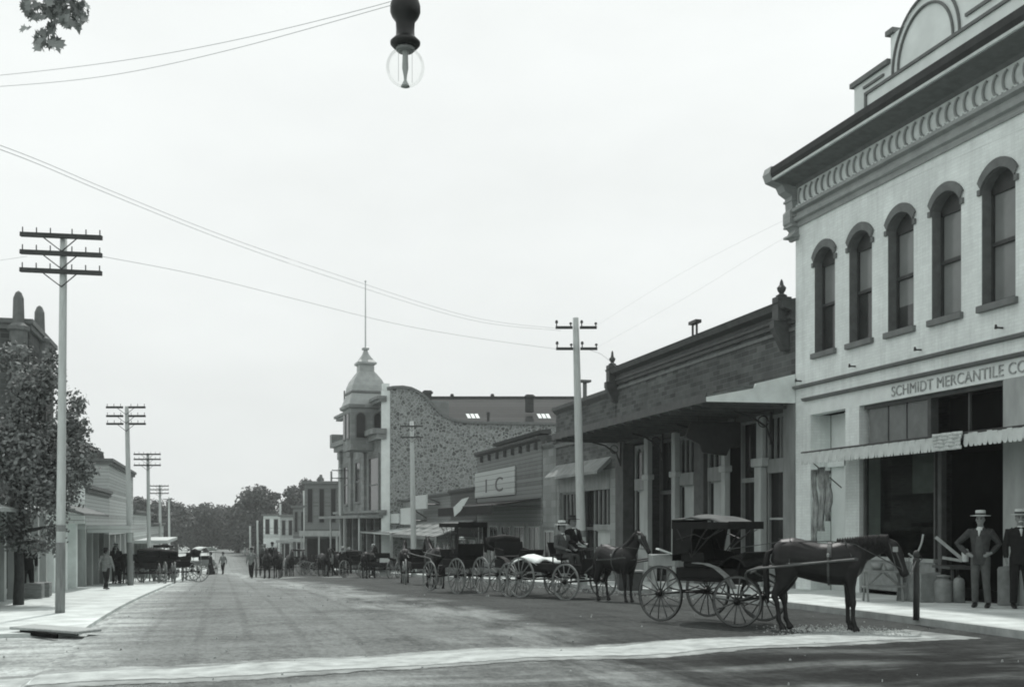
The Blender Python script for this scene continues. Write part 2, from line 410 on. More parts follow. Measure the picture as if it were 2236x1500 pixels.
    L(vm.outputs[0], p.inputs['Base Color'])
    bp = N(nt, 'ShaderNodeBump', Strength=0.8, Distance=0.07); L(nn, bp.inputs['Height']); L(bp.outputs[0], p.inputs['Normal'])
    p.inputs['Roughness'].default_value = 0.95; p.inputs['Specular IOR Level'].default_value = 0.1
    return m
M['dirt'] = dirt()
M['walk'] = plain('pale_sidewalk_surface', 0.55, 0.26, 1.6, 0.95, 0.3, 0.1, bscale=12)
M['kerb'] = plain('stone_kerb', 0.36, 0.25, 3, 0.9, 0.3)
M['crossing'] = plain('pale_crossing_dust', 0.40, 0.3, 3.2, 0.95, 0.4, 0.1, bscale=20)
M['gravel'] = plain('pale_gravel_crumbs', 0.36, 0.4, 5, 0.95, 0.5)

def frange(a, b, n): return [a + (b - a) * i / n for i in range(n + 1)]
def sheet(name, xs, ys, zf, mat, kind='structure'):
    mb = MB(); nx = len(xs); vs = []; fs = []
    for y in ys:
        for x in xs: vs.append((x, y, zf(x, y)))
    for j in range(len(ys) - 1):
        for i in range(nx - 1):
            a = j * nx + i; fs.append((a, a + 1, a + nx + 1, a + nx))
    mb.add(vs, fs); o = mb.build(name, mat, smooth=True, fix=False); o['kind'] = kind; return o
YS = [-60, -20, 0] + frange(5, 160, 62) + [200, 300, 600, 1500]
XS = [-700, -200, -60, -20] + frange(-8, 18, 40) + [30, 60, 200, 700]
def rough_z(x, y):
    if -3 < x < 12 and -5 < y < 160: return 0.012 * math.sin(x * 1.3 + 0.3 * y) + 0.012 * math.sin(y * 0.9 + x * 2.1)
    return 0
def crown(x): return 0.0
sheet('ground', XS, YS, lambda x, y: g(y) - 0.03, 'dirt')
rx = frange(-2.0, 11.5, 40)
sheet('road', rx, [4] + frange(5, 165, 160), lambda x, y: g(y) + rough_z(x, y) * (min(1, (x + 2) / 1.5) if x < 4 else min(1, (11.5 - x) / 1.5)), 'dirt')
def slab(name, x0, x1, y0, y1, h, mat, ny):
    mb = MB(); ys = frange(y0, y1, ny); vs = []; fs = []
    for y in ys:
        z = g(y); vs += [(x0, y, z - 0.3), (x1, y, z - 0.3), (x1, y, z + h), (x0, y, z + h)]
    for j in range(len(ys) - 1):
        a = 4 * j
        for k in range(4): fs.append((a + k, a + (k + 1) % 4, a + 4 + (k + 1) % 4, a + 4 + k))
    fs += [(3, 2, 1, 0), tuple(4 * (len(ys) - 1) + k for k in range(4))]
    mb.add(vs, fs); o = mb.build(name, mat); o['kind'] = 'structure'; return o
slab('sidewalk_right', 11.62, 15.6, 5, 160, 0.12, 'walk', 100)
slab('kerb_right', 11.5, 11.62, 4.9, 160, 0.125, 'kerb', 100)
slab('sidewalk_left', -5.6, -2.15, 18.5, 160, 0.035, 'walk', 90)
# crossings of pale dust
def roadz(x, y):
    if x < -2: return g(y) - .03
    if x > 11.5: return g(y)
    return g(y) + rough_z(x, y) * (min(1, (x + 2) / 1.5) if x < 4 else min(1, (11.5 - x) / 1.5))
M['skirt'] = plain('trodden_dust', 0.27, 0.45, 2.2, 0.95, 0.4, 0.1, bscale=20)
def crossing(name, p0, p1, w, seed, mat='crossing', dz=0):
    r = random.Random(seed); n = 260; mb = MB(); vs = []; fs = []
    d = Vector((p1[0] - p0[0], p1[1] - p0[1])).normalized(); nrm = Vector((-d.y, d.x)); Lh = (Vector(p1) - Vector(p0)).length
    wa = wb = 0
    for i in range(n + 1):
        wa = wa * 0.9 + r.uniform(-.035, .035); wb = wb * 0.9 + r.uniform(-.045, .045)
        c = Vector(p0) + d * Lh * i / n
        gap = max(0, 1 - abs(i / n - .37) / .012) if name == 'crosswalk' and p0[1] < 20 else 0
        for k, off in enumerate((-w / 2 + wa, -w / 3.2 + wa * .7, w / 3.2 + wb * .7, w / 2 + wb)):
            q = c + nrm * off
            zz = roadz(q.x, q.y) + 0.014 + dz * .4
            vs.append((q.x, q.y, zz))
        if i:
            a = 4 * (i - 1)
            for k in range(3): fs.append((a + k, a + k + 1, a + 5 + k, a + 4 + k))
    mb.add(vs, fs); o = mb.build(name, mat, smooth=True, fix=False); o['kind'] = 'structure'
    at_ = o.data.attributes.new('cover', 'FLOAT', 'POINT')
    for i in range(len(vs)): at_.data[i].value = 1.0 if i % 4 in (1, 2) else 0.0
    return o
def feather(mat):
    nt = M[mat].node_tree; p = nt.nodes['Principled BSDF']; a = N(nt, 'ShaderNodeAttribute'); a.attribute_name = 'cover'
    tc = N(nt, 'ShaderNodeTexCoord'); mp = N(nt, 'ShaderNodeMapping'); mp.inputs['Scale'].default_value = (1.2, 1, 1); nt.links.new(tc.outputs['Object'], mp.inputs[0])
    no = N(nt, 'ShaderNodeTexNoise', Scale=4.5, Detail=9.0, Roughness=0.75); nt.links.new(mp.outputs[0], no.inputs['Vector'])
    ad = N(nt, 'ShaderNodeMath', operation='ADD'); nt.links.new(a.outputs['Fac'], ad.inputs[0]); nt.links.new(no.outputs[0], ad.inputs[1])
    mr = N(nt, 'ShaderNodeMapRange', interpolation_type='SMOOTHSTEP'); nt.links.new(ad.outputs[0], mr.inputs[0]); mr.inputs[1].default_value = 0.93; mr.inputs[2].default_value = 1.2
    nt.links.new(mr.outputs[0], p.inputs['Alpha'])
feather('crossing'); feather('skirt')
crossing('path', (-7.6, 12.08), (10.9, 14.85), 2.0, 13, 'skirt', -.015)
crossing('crosswalk', (-7.4, 12.1), (10.4, 14.78), 1.25, 3)
crossing('crosswalk', (-2.0, 66.5), (11.4, 68.5), 1.3, 5)

# gravel crumbs along the right gutter by the horse
mb = MB(); r = random.Random(4)
for i in range(1500):
    px = r.gauss(1850, 75); py = 1369 + r.gauss(0, 6.5) + (px - 1690) * 0.045
    if px > 1990: continue
    zc = 1.69 * F / (py - HY); x, y = at(px, zc); a = r.uniform(0.005, 0.017)
    mb.loft([(x, y, g(y) - .01, a * 1.3), (x + r.uniform(-.01, .01), y, g(y) + a * .6, a * .9), (x, y, g(y) + a * 1.1, a * .3)], 5)
for i in range(900):
    px = r.uniform(900, 1500); s0 = S(px, 10.9 + r.uniform(-.5, .5)); x = 10.9 + r.uniform(-.5, .5); y = s0; a = r.uniform(0.006, 0.02)
    mb.loft([(x, y, g(y) - .01, a * 1.3), (x, y, g(y) + a * .6, a * .9), (x, y, g(y) + a * 1.1, a * .3)], 5)
o = mb.build('gravel', 'gravel'); o['kind'] = 'stuff'; o['label'] = 'pale loose gravel along the right hand gutter'
for nm, mt, cnt, sd_ in (('pebbles', 'litter', 260, 31),):
    mb = MB(); r = random.Random(sd_)
    for i in range(cnt):
        y = 9 + 38 * r.random() ** 1.7; x = r.uniform(-5.5, 12.5)
        if x < -2 and y > 18: continue
        if x > 11.3 and y > 5: continue
        if r.random() < .5: x = x * .4 + r.gauss(0, 2.5); x = max(-5, min(11, x))
        if x < -2 and y > 18: continue
        a = r.uniform(.004, .012) * (1 + y / 40)
        mb.loft([(x, y, g(y) - .01, a * 1.4), (x + r.uniform(-.3, .3) * a, y, g(y) + .012 + a * .4, a), (x, y, g(y) + .015 + a * .7, a * .3)], 5)
    o = mb.build(nm, mt, fix=False); o['kind'] = 'stuff'; o['label'] = 'loose pebbles and straw on the dirt road' if nm == 'pebbles' else 'dark clods of dirt scattered on the road'
# plank bridge over the gutter at the left corner
t = thing('gutter_bridge', (0, 0, 0), 0, 'weathered plank lid over a dark gutter slot at the left street corner', 'plank bridge')
x0, y0 = at(48, 17.6); x1, y1 = at(196, 17.0)
mb = MB(); mb.obox((x0, y0, 0.045), (x1, y1, 0.03), 0.5, 0.045); mb.build('plank', 'plank', t, bevel=.01)
mb = MB(); mb.obox((x0 + .03, y0 - .22, -0.015), (x1 - .45, y1 - .22, -0.015), 0.06, 0.07); mb.build('slot_shade', 'interior', t)  # near-black bar: the shade inside the gutter slot, put in as colour

# ------------------------------------------------------------------ white two storey mercantile building (right)
FX = 15.3
def fbox(mb, s0, s1, z0, z1, o0, o1, side=1, X0=FX):
    mb.box(X0 - side * o0, X0 - side * o1, s0, s1, z0, z1)
def arch_pts(a, b, zt, rise, n=12):
    c = (a + b) / 2; hw = (b - a) / 2
    rr = (hw * hw + rise * rise) / (2 * rise); cz = zt - rr
    th = math.asin(min(1, hw / rr)); return [(c + rr * math.sin(-th + 2 * th * i / n), cz + rr * math.cos(-th + 2 * th * i / n)) for i in range(n + 1)]
RV = []
def wall_openings(s0, s1, z0, z1, ops, X, depth, side=1):
    mb = MB(); D = X + side * depth
    q = lambda pts: mb.add(pts, [tuple(range(len(pts)))])
    cur = s0
    for (a, b, zb, zt, rise) in ops:
        q([(X, cur, z0), (X, a, z0), (X, a, z1), (X, cur, z1)])
        q([(X, a, z0), (X, b, z0), (X, b, zb), (X, a, zb)])
        ap = arch_pts(a, b, zt, rise) if rise else [(a, zt), (b, zt)]
        for (p, r_) in zip(ap, ap[1:]):
            q([(X, p[0], p[1]), (X, r_[0], r_[1]), (X, r_[0], z1), (X, p[0], z1)])
        RV.append((a, b, zb, ap))
        cur = b
    q([(X, cur, z0), (X, s1, z0), (X, s1, z1), (X, cur, z1)])
    return mb
B = thing('mercantile_building', (FX, 27.2, 0), 0, 'white painted brick two storey store with arched upper windows and heavy cornice', 'building')
B.location = (0, 0, 0)
E1 = 27.2; E0 = 8.6
cent = [25.7 - 1.66 * i for i in range(10)]
ops = sorted((c - .5, c + .5, 6.2, 8.92, .3) for c in cent)
wall_openings(E0, E1, 4.98, 10.05, ops, FX, 0.30).build('upper_wall', 'white_brick', B, fix=False)
mb = MB(); fbox(mb, E0, E1, 5.0, 10.0, -.4, -9); fbox(mb, E0, E1, -.6, 4.99, -2.8, -9)      # body of the building behind the facade
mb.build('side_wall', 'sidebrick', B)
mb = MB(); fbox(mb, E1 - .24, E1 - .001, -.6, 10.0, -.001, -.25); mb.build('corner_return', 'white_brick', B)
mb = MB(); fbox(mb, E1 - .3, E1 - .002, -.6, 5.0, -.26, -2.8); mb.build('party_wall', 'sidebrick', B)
for i, c in enumerate(cent):
    a, b = c - .5, c + .5
    hood = MB(); outer = arch_pts(a - .10, b + .10, 9.12, .35); inner = arch_pts(a, b, 8.92, .3)
    for k in range(12):
        for (x_0, x_1) in ((FX - .05, FX),):
            p0, p1, q0, q1 = outer[k], outer[k + 1], inner[k], inner[k + 1]
            hood.add([(x_0, *p0), (x_0, *p1), (x_0, *q1), (x_0, *q0), (x_1, *p0), (x_1, *p1), (x_1, *q1), (x_1, *q0)],
                     [(0, 1, 2, 3), (0, 4, 5, 1), (3, 2, 6, 7)])
    for e0, e1 in ((a - .10, a), (b, b + .10)): fbox(hood, e0, e1, 8.5, 8.62, .05, 0)
    w = MB(); fr = 0.07
    X, D = FX, FX + .3
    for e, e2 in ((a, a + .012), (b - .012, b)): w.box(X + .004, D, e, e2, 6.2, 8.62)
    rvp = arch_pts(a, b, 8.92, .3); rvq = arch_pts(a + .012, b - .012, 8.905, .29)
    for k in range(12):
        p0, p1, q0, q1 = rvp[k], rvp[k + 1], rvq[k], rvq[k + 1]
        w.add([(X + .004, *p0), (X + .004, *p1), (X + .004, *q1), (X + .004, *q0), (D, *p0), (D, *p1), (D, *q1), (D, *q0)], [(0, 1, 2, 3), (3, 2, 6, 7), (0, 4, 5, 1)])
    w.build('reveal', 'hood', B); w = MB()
    fbox(w, a, a + fr, 6.2, 8.6, -.22, -.3); fbox(w, b - fr, b, 6.2, 8.6, -.22, -.3)
    fbox(w, a + fr, b - fr, 6.2, 6.3, -.22, -.3); fbox(w, a + fr, b - fr, 7.42, 7.5, -.2, -.3)
    ap = arch_pts(a, b, 8.92, .3)
    w.prism([(a, 8.5)] + [(p[0], p[1]) for p in ap] + [(b, 8.5)], 'x', FX + .22, FX + .3)
    wf = w.build('window', 'frame', B)
    hood.build('hood', 'hood', wf)
    sl = MB(); fbox(sl, a - .08, b + .08, 6.06, 6.2, .1, -.22); sl.build('sill', 'grey_trim', wf, bevel=.01)
    g1 = MB(); fbox(g1, a + fr, b - fr, 7.5, 8.5, -.27, -.3); g1.build('upper_pane', 'blind', wf)
    g2 = MB()
    if i in (0, 5): fbox(g2, a + fr, b - fr, 6.3, 7.42, -.27, -.3); g2.build('lower_pane', 'glass', wf)
    elif i in (2,):
        fbox(g2, a + fr, b - fr, 6.3, 6.8, -.27, -.3); g2.build('lower_pane', 'glass', wf)
        g3 = MB(); fbox(g3, a + fr, b - fr, 6.8, 7.42, -.27, -.3); g3.build('roller_blind', 'blind', wf)
    elif i == 1: fbox(g2, a + fr, b - fr, 6.3, 7.42, -.27, -.3); g2.build('lower_pane', 'glass', wf)
    else: fbox(g2, a + fr, b - fr, 6.3, 7.42, -.27, -.3); g2.build('lower_pane', 'blind', wf)
# cornice
def profile(poly, s0, s1, X0=FX, side=1):
    mb = MB(); mb.prism([(X0 - side * o_, z) for o_, z in poly], 'y', s0, s1); return mb
profile([(0, 9.78), (.05, 9.78), (.07, 9.9), (.16, 9.93), (.18, 10.02), (.10, 10.06), (.10, 10.14), (.22, 10.18), (.22, 10.26), (.06, 10.3), (0, 10.3)], E0, E1 + .05).build('string_moulding', 'cornice', B)
profile([(-.1, 10.3), (.05, 10.3), (.05, 10.84), (-.1, 10.84)], E0, E1 + .05).build('frieze', 'cornice_light', B)
mb = MB()
s_ = E0 + .2; 
while s_ < E1 - .1:
    pts = []
    for k in range(9):
        a_ = math.pi * (k / 8 - .5)
        pts.append((FX - .085, s_ + .13 * math.cos(a_), 10.56 + .2 * math.sin(a_)))
    mb.tube(pts, .028, 5); s_ += .30
mb.build('frieze_scrolls', 'cornice', B)
mb = MB(); s_ = E0 + .05; fbox(mb, E0 + .01, E1 - .01, 10.30, 10.315, .045, .09)
while s_ < E1: fbox(mb, s_, s_ + .07, 10.31, 10.37, .05, .1); s_ += .15
mb.build('dentil_row', 'cornice_light', B)
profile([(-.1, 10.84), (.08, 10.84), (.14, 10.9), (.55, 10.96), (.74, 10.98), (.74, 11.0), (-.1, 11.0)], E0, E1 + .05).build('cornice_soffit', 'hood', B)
profile([(0.0, 11.0), (.80, 11.0), (.82, 11.05), (.0, 11.05)], E0, E1 + .1).build('drip_edge', 'cornice_light', B)
profile([(0.0, 11.05), (.80, 11.05), (.86, 11.16), (.84, 11.34), (.76, 11.38), (0.0, 11.42)], E0, E1 + .1).build('gutter', 'roof_dark', B)
# end console of the cornice
mb = MB(); a0 = E1 - .18; a1 = E1 + .2
mb.prism([(FX + .0, 9.45), (FX - .08, 9.45), (FX - .16, 9.6), (FX - .1, 9.72), (FX - .28, 9.9), (FX - .28, 10.2), (FX - .2, 10.3), (FX - .22, 10.62), (FX - .42, 10.74), (FX - .5, 10.9), (FX - .82, 11.0), (FX - .9, 11.2), (FX - .84, 11.38), (FX + .0, 11.42)], 'y', a0, a1)
for zz in (9.52, 9.8, 10.05, 10.5, 10.82): mb.box(FX - .24, FX + .05, a0 - .04, a1 + .05, zz, zz + .06)
mb.build('cornice_console', 'cornice', B)
# parapet
PX = FX + .12
mb = MB(); mb.box(PX, PX + .35, E0, 24.5, 10.9, 12.62); mb.box(PX, PX + .35, 13.6, 22.95, 12.62, 13.28)
ap = [(21.62 + 1.22 * math.cos(math.pi * k / 20), 12.3 + 1.32 * math.sin(math.pi * k / 20)) for k in range(21)]
mb.prism(ap, 'x', PX + .003, PX + .34)
mb.build('parapet', 'cream', B)
mb = MB()
mb.box(PX - .09, PX + .4, 22.96, 24.58, 12.62, 12.74); mb.box(PX - .09, PX + .4, 22.75, 23.05, 13.28, 13.4); mb.box(PX - .09, PX + .4, 13.5, 20.4, 13.28, 13.4)
mb.box(PX - .05, PX, 13.6, 24.0, 12.24, 12.31); mb.box(PX - .05, PX, 23.93, 24.0, 11.2, 12.24)
mb.box(PX - .05, PX, 23.2, 24.05, 12.42, 12.48); mb.box(PX - .05, PX, 14, 20.2, 12.5, 12.57)
for rr in (1.22, 1.0):
    pts = [(PX - .03, 21.62 + rr * math.cos(math.pi * k / 24), 12.31 + rr * 1.08 * math.sin(math.pi * k / 24)) for k in range(25)]
    mb.tube(pts, .032, 6)
mb.build('parapet_moulding', 'hood', B)
# lower storey
profile([(0, 5.36), (.10, 5.38), (.12, 5.44), (.0, 5.47)], E0, E1).build('belt_course', 'grey_trim', B)
profile([(0, 4.98), (.10, 5.0), (.13, 5.06), (.0, 5.09)], E0, 26.7).build('sign_moulding', 'grey_trim', B)
mb = MB(); fbox(mb, E0, E1, 4.6, 4.98, 0.0, -.3); mb.build('sign_band', 'white_paint', B)
mb = MB()
def s1(px): return S(px, FX)
fbox(mb, s1(1770), E1, -.4, 4.6, 0, -.6); mb.build('pier', 'white_brick', B); mb = MB()
fbox(mb, s1(1876), s1(1846), -.3, 4.6, 0, -.6)
mb.build('pier', 'white_brick', B)
mb = MB(); fbox(mb, 15.6, s1(2192), -.3, 4.6, .02, -.5); mb.build('pier', 'shoplight', B); mb = MB(); fbox(mb, 8.6, 9.4, -.3, 4.6, .02, -.5); mb.build('pier', 'shoplight', B)
# recessed doorway bay
mb = MB(); fbox(mb, s1(1846), s1(1770), -.3, 4.6, -.62, -.7); mb.build('entry_wall', 'cream', B)
mb = MB(); fbox(mb, s1(1846) + .05, s1(1846) + .5, 3.5, 4.4, -.56, -.62); fbox(mb, s1(1846) + .05, s1(1846) + .5, 0, 3.1, -.56, -.62); mb.build('side_door', 'shopdark', B)
mb = MB(); fbox(mb, s1(1770) - .9, s1(1770) - .84, 0, 4.6, -.5, -.62); fbox(mb, s1(1846), s1(1770), 3.2, 3.36, -.5, -.62); mb.build('door_trim', 'cream', B)
# transom row over the awning
A, Bq = s1(2190), s1(1880)
mb = MB(); fbox(mb, A, Bq, 4.5, 4.6, -.1, -.3); fbox(mb, A, Bq, 3.5, 3.62, -.1, -.3)
mb.build('transom_frame', 'shopdark', B)
ts = [s1(p) for p in (1885, 1928, 1968, 2018)]
for a, b in zip(ts, ts[1:]):
    mb = MB(); fbox(mb, b + .03, a - .03, 3.62, 4.5, -.15, -.18); mb.build('transom_pane', 'grey_trim', B)
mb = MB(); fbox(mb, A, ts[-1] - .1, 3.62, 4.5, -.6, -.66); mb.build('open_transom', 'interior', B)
mb = MB(); c_ = s1(2098); fbox(mb, c_ - .02, c_ + .02, 3.62, 4.5, -.2, -.26); mb.build('transom_mullion', 'shopdark', B); mb = MB(); fbox(mb, ts[-1] - .1, ts[-1] + .02, 3.62, 4.5, -.1, -.3); mb.build('transom_mullion', 'shopdark', B)
# display window, doorway, interior
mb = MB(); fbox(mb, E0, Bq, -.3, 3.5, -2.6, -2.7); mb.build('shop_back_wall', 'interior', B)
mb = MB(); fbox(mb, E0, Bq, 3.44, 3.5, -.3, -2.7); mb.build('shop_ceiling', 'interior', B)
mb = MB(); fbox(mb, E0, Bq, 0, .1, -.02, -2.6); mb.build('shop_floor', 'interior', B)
wa, wb = s1(2040), s1(1885)
mb = MB(); fbox(mb, wa, wb, -.2, .82, -.02, -.14); mb.build('bulkhead', 'zinc', B)
mb = MB(); fbox(mb, wa, wb, .82, .9, .02, -.16); mb.build('window_sill', 'shoplight', B)
mb = MB(); fbox(mb, wa, wa + .05, .9, 3.5, -.02, -.12); mb.build('window_post', 'shopdark', B); mb = MB(); fbox(mb, wa - .25, wa - .12, -.2, 3.5, 0, -.13); mb.build('window_post', 'shopdark', B); mb = MB()
fbox(mb, wb - .05, wb + .02, .9, 3.5, -.02, -.12); mb.build('window_post', 'shopdark', B)
mb = MB(); fbox(mb, wa + .05, wb - .05, .9, 3.5, -.07, -.09); 
mg, nt, p = newmat('display_window_glass'); nt.nodes.remove(p)
tr = N(nt, 'ShaderNodeBsdfTransparent'); tr.inputs[0].default_value = (.75, .78, .76, 1); gl = N(nt, 'ShaderNodeBsdfGlossy', Roughness=.04)
lw = N(nt, 'ShaderNodeLayerWeight', Blend=.12); mx = N(nt, 'ShaderNodeMixShader')
nt.links.new(lw.outputs['Fresnel'], mx.inputs[0]); nt.links.new(tr.outputs[0], mx.inputs[1]); nt.links.new(gl.outputs[0], mx.inputs[2])
nt.links.new(mx.outputs[0], nt.nodes['Material Output'].inputs[0]); M['display_glass'] = mg
mb.build('window_pane', 'display_glass', B)
mb = MB(); fbox(mb, s1(2016), s1(1952), 2.4, 3.35, -.5, -.55); mb.build('inner_panel', 'grey_trim', B)
# dark side entrance column on the right of the doorway
mb = MB(); fbox(mb, s1(2205), s1(2170), 0, 3.45, -.9, -1.0); mb.build('inner_door', 'grey_trim', B)
mb = MB(); fbox(mb, 12, s1(2215), 0, 3.5, -.35, -.4); mb.build('shop_screen', 'shopdark', B)
# lettering over the shopfront
sL = s1(1947); sR = s1(2238)
tx = text_obj('lettering', 'SCHMIDT MERCANTILE CO.', .34, 'lettering', B, (FX - .012, sL, 4.675), (R(90), 0, R(-90)), .008, 1.0)
wid = max(v.co.x for v in tx.data.vertices)
k = (sL - (sR - .15)) / wid
bpy.data.objects.remove(tx)
before = ''
for wd in ('SCHMIDT', 'MERCANTILE', 'CO.'):
    full = text_obj('lettering', before + wd, .34, 'lettering', B, (0, 0, 0), (0, 0, 0), .008, 1.0); x1w = max(v.co.x for v in full.data.vertices)
    bpy.data.objects.remove(full)
    one = text_obj('lettering', wd, .34, 'lettering', B, (0, 0, 0), (0, 0, 0), .008, k); w1 = max(v.co.x for v in one.data.vertices)
    one.location = (FX - .012, sL - (x1w * k - w1), 4.675); one.rotation_euler = (R(90), 0, R(-90))
    before += wd + ' '
text_h = 1
# awning with scalloped valance
aw = MB(); AO = 1.15; va, vb = 9.0, s1(1846) + .15
mk = S(2045, FX - AO); mk2 = S(2106, FX - AO)
aw.add([(FX - .02, va, 3.62), (FX - .02, vb, 3.62), (FX - AO, vb, 3.46), (FX - AO, va, 3.46),
        (FX - .02, va, 3.58), (FX - .02, vb, 3.58), (FX - AO, vb, 3.42), (FX - AO, va, 3.42)],
       [(0, 1, 2, 3), (7, 6, 5, 4), (0, 4, 5, 1), (1, 5, 6, 2), (2, 6, 7, 3), (3, 7, 4, 0)])
awn = thing('shop_awning', (0, 0, 0), 0, 'pale canvas awning with a scalloped edge over the white store front', 'awning')
aw.build('awning_roof', 'canvas_grey', awn)
va_m = MB(); n_ = 92
X_ = FX - AO - .015
def valance(mb, s_a, s_b, ztop, zbot, n):
    for i in range(n):
        a = s_a + (s_b - s_a) * i / n; b = s_a + (s_b - s_a) * (i + 1) / n; m_ = (a + b) / 2
        wob = .012 * math.sin(i * 1.7)
        mb.add([(X_ - wob, a, ztop), (X_ - wob, b, ztop), (X_ + wob, b, zbot + .055), (X_ + wob, b - (b - a) * .25, zbot), (X_ + wob, m_ - (b - a) * .25, zbot), (X_ + wob, a, zbot + .055)], [(0, 1, 2, 3, 4, 5)])
valance(va_m, mk + .0, vb, 3.45, 3.16, 62)
vo = va_m.build('valance', 'canvas', awn, fix=False); so = vo.modifiers.new('s', 'SOLIDIFY'); so.thickness = .012; va_m = MB()
valance(va_m, va, mk2, 3.47, 3.2, 70)
vo = va_m.build('valance', 'canvas', awn, fix=False); so = vo.modifiers.new('s', 'SOLIDIFY'); so.thickness = .012
vm_ = MB(); 
for i in range(8):
    a = mk2 + (mk - mk2) * i / 8; b = mk2 + (mk - mk2) * (i + 1) / 8
    for j in range(5):
        z0_, z1_ = 3.16 + .07 * j, 3.16 + .07 * (j + 1)
        o1 = .05 + .03 * math.sin(i * 2.1 + j); o2 = .05 + .03 * math.sin((i + 1) * 2.1 + j)
        vm_.add([(X_ - o1, a, z0_), (X_ - o2, b, z0_), (X_ - o2, b, z1_), (X_ - o1, a, z1_)], [(0, 1, 2, 3)])
vo = vm_.build('bunched_canvas', 'canvas', awn, smooth=True, fix=False); so = vo.modifiers.new('s', 'SOLIDIFY'); so.thickness = .02
mb = MB()
mb.tube([(FX - AO, va, 3.47), (FX - AO, vb, 3.47)], .025); mb.tube([(FX - .05, vb - .05, 2.6), (FX - AO, vb - .05, 3.44)], .015)
mb.build('awning_frame', 'iron', awn)
# hanging cloth below the awning's far end
mb = MB(); hs = s1(1852)
for (ds, w, zt, zb) in ((0.0, .28, 3.1, 1.5), (.34, .26, 3.05, 1.15), (-.3, .2, 3.0, 1.75)):
    vs = []; fs = []
    for j in range(9):
        for i in range(7):
            u = i / 6 - .5; zz = zt + (zb - zt) * j / 8
            ww = w * (0.7 + .3 * math.sin(j * .9 + ds * 9))
            vs.append((FX - .75 + .07 * math.sin(i * 2.2 + j * .4), hs + ds + u * ww + .03 * math.sin(j * 1.1), zz))
    for j in range(8):
        for i in range(6):
            a = j * 7 + i; fs.append((a, a + 1, a + 8, a + 7))
    mb.add(vs, fs)
o = mb.build('hanging_cloth', 'cloth_stripe', smooth=True, fix=False); so = o.modifiers.new('s', 'SOLIDIFY'); so.thickness = .01
tag(o, 'bunch of pale garments hung under the far end of the scalloped awning', 'hanging cloth')
# small iron lamp arms and hooks on the wall
for px, py in ((1868, 800), (2012, 764), (1750, 832), (2190, 716)):
    s_ = S(px, FX); z_ = ZL(px, py, FX)
    mb = MB(); mb.tube([(FX + .02, s_, z_), (FX - .14, s_, z_), (FX - .17, s_, z_ + .05)], .02); mb.cyl((FX - .17, s_, z_ - .03), (FX - .17, s_, z_ + .06), .03, .02, 8)
    mb.build('wall_insulator', 'iron', B)
# ------------------------------------------------------------------ dark brick one storey block with porch roof
D1 = 27.2; D2 = s1(1345); D3 = s1(1215)
def body(parent, s0, s1_, ztop, mat='sidebrick', X0=FX, side=1, depth=16, zb=-4, off=.25):
    mb = MB(); mb.box(X0 + side * off, X0 + side * depth, s0 + .01, s1_ - .01, zb, ztop)
    return mb.build('side_wall', mat, parent)
Bk = thing('brick_shop_block', (0, 0, 0), 0, 'dark brick one storey shop block with long porch roof and white end board', 'building')
mb = MB(); fbox(mb, D1 + .01, D2, 5.0, 7.25, 0, -.3); mb.build('brick_wall', 'dbrick', Bk)
body(Bk, D1, D2, 7.0, off=2.2)
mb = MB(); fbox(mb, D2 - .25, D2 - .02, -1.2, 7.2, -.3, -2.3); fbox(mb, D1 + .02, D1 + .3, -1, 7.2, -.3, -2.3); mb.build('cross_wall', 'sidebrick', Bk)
profile([(0, 7.2), (.08, 7.2), (.1, 7.3), (.16, 7.34), (.16, 7.42), (.1, 7.46), (.1, 7.55), (.34, 7.62), (.4, 7.75), (.44, 7.8), (-.3, 7.95), (-.3, 7.2)], D1 + .01, D2 + .1).build('cornice', 'dcornice', Bk)
mb = MB(); fbox(mb, D1 + .01, D2 + .06, 7.0, 7.1, .04, 0); mb.build('string_course', 'hood', Bk)
for sa, top in ((D2 - .12, 8.5), (D1 + .42, 8.42)):
    mb = MB(); xx = FX - .2
    mb.box(xx - .2, xx + .22, sa - .17, sa + .17, 7.3, 7.97)
    mb.prism([(xx + .02, 6.5), (xx - .3, 7.1), (xx - .3, 7.3), (xx + .2, 7.3), (xx + .2, 6.5)], 'y', sa - .12, sa + .12)
    mb.lathe(xx, sa, [(.12, 7.95), (.16, 8.02), (.06, 8.08), (.11, 8.16), (.13, 8.24), (.06, 8.32), (.04, top), (.01, top + .06)], 12)
    mb.build('finial', 'dcornice', Bk)
mb = MB(); sq = s1(1523) ; xx = FX + 2.0; sq = S(1518, xx)
for a in (-.14, .22): mb.cyl((xx, sq + a, 7.5), (xx, sq + a, 9.2), .045, n=8)
mb.box(xx - .12, xx + .12, sq - .3, sq + .36, 9.2, 9.32); mb.build('vent_pipe', 'iron', Bk)
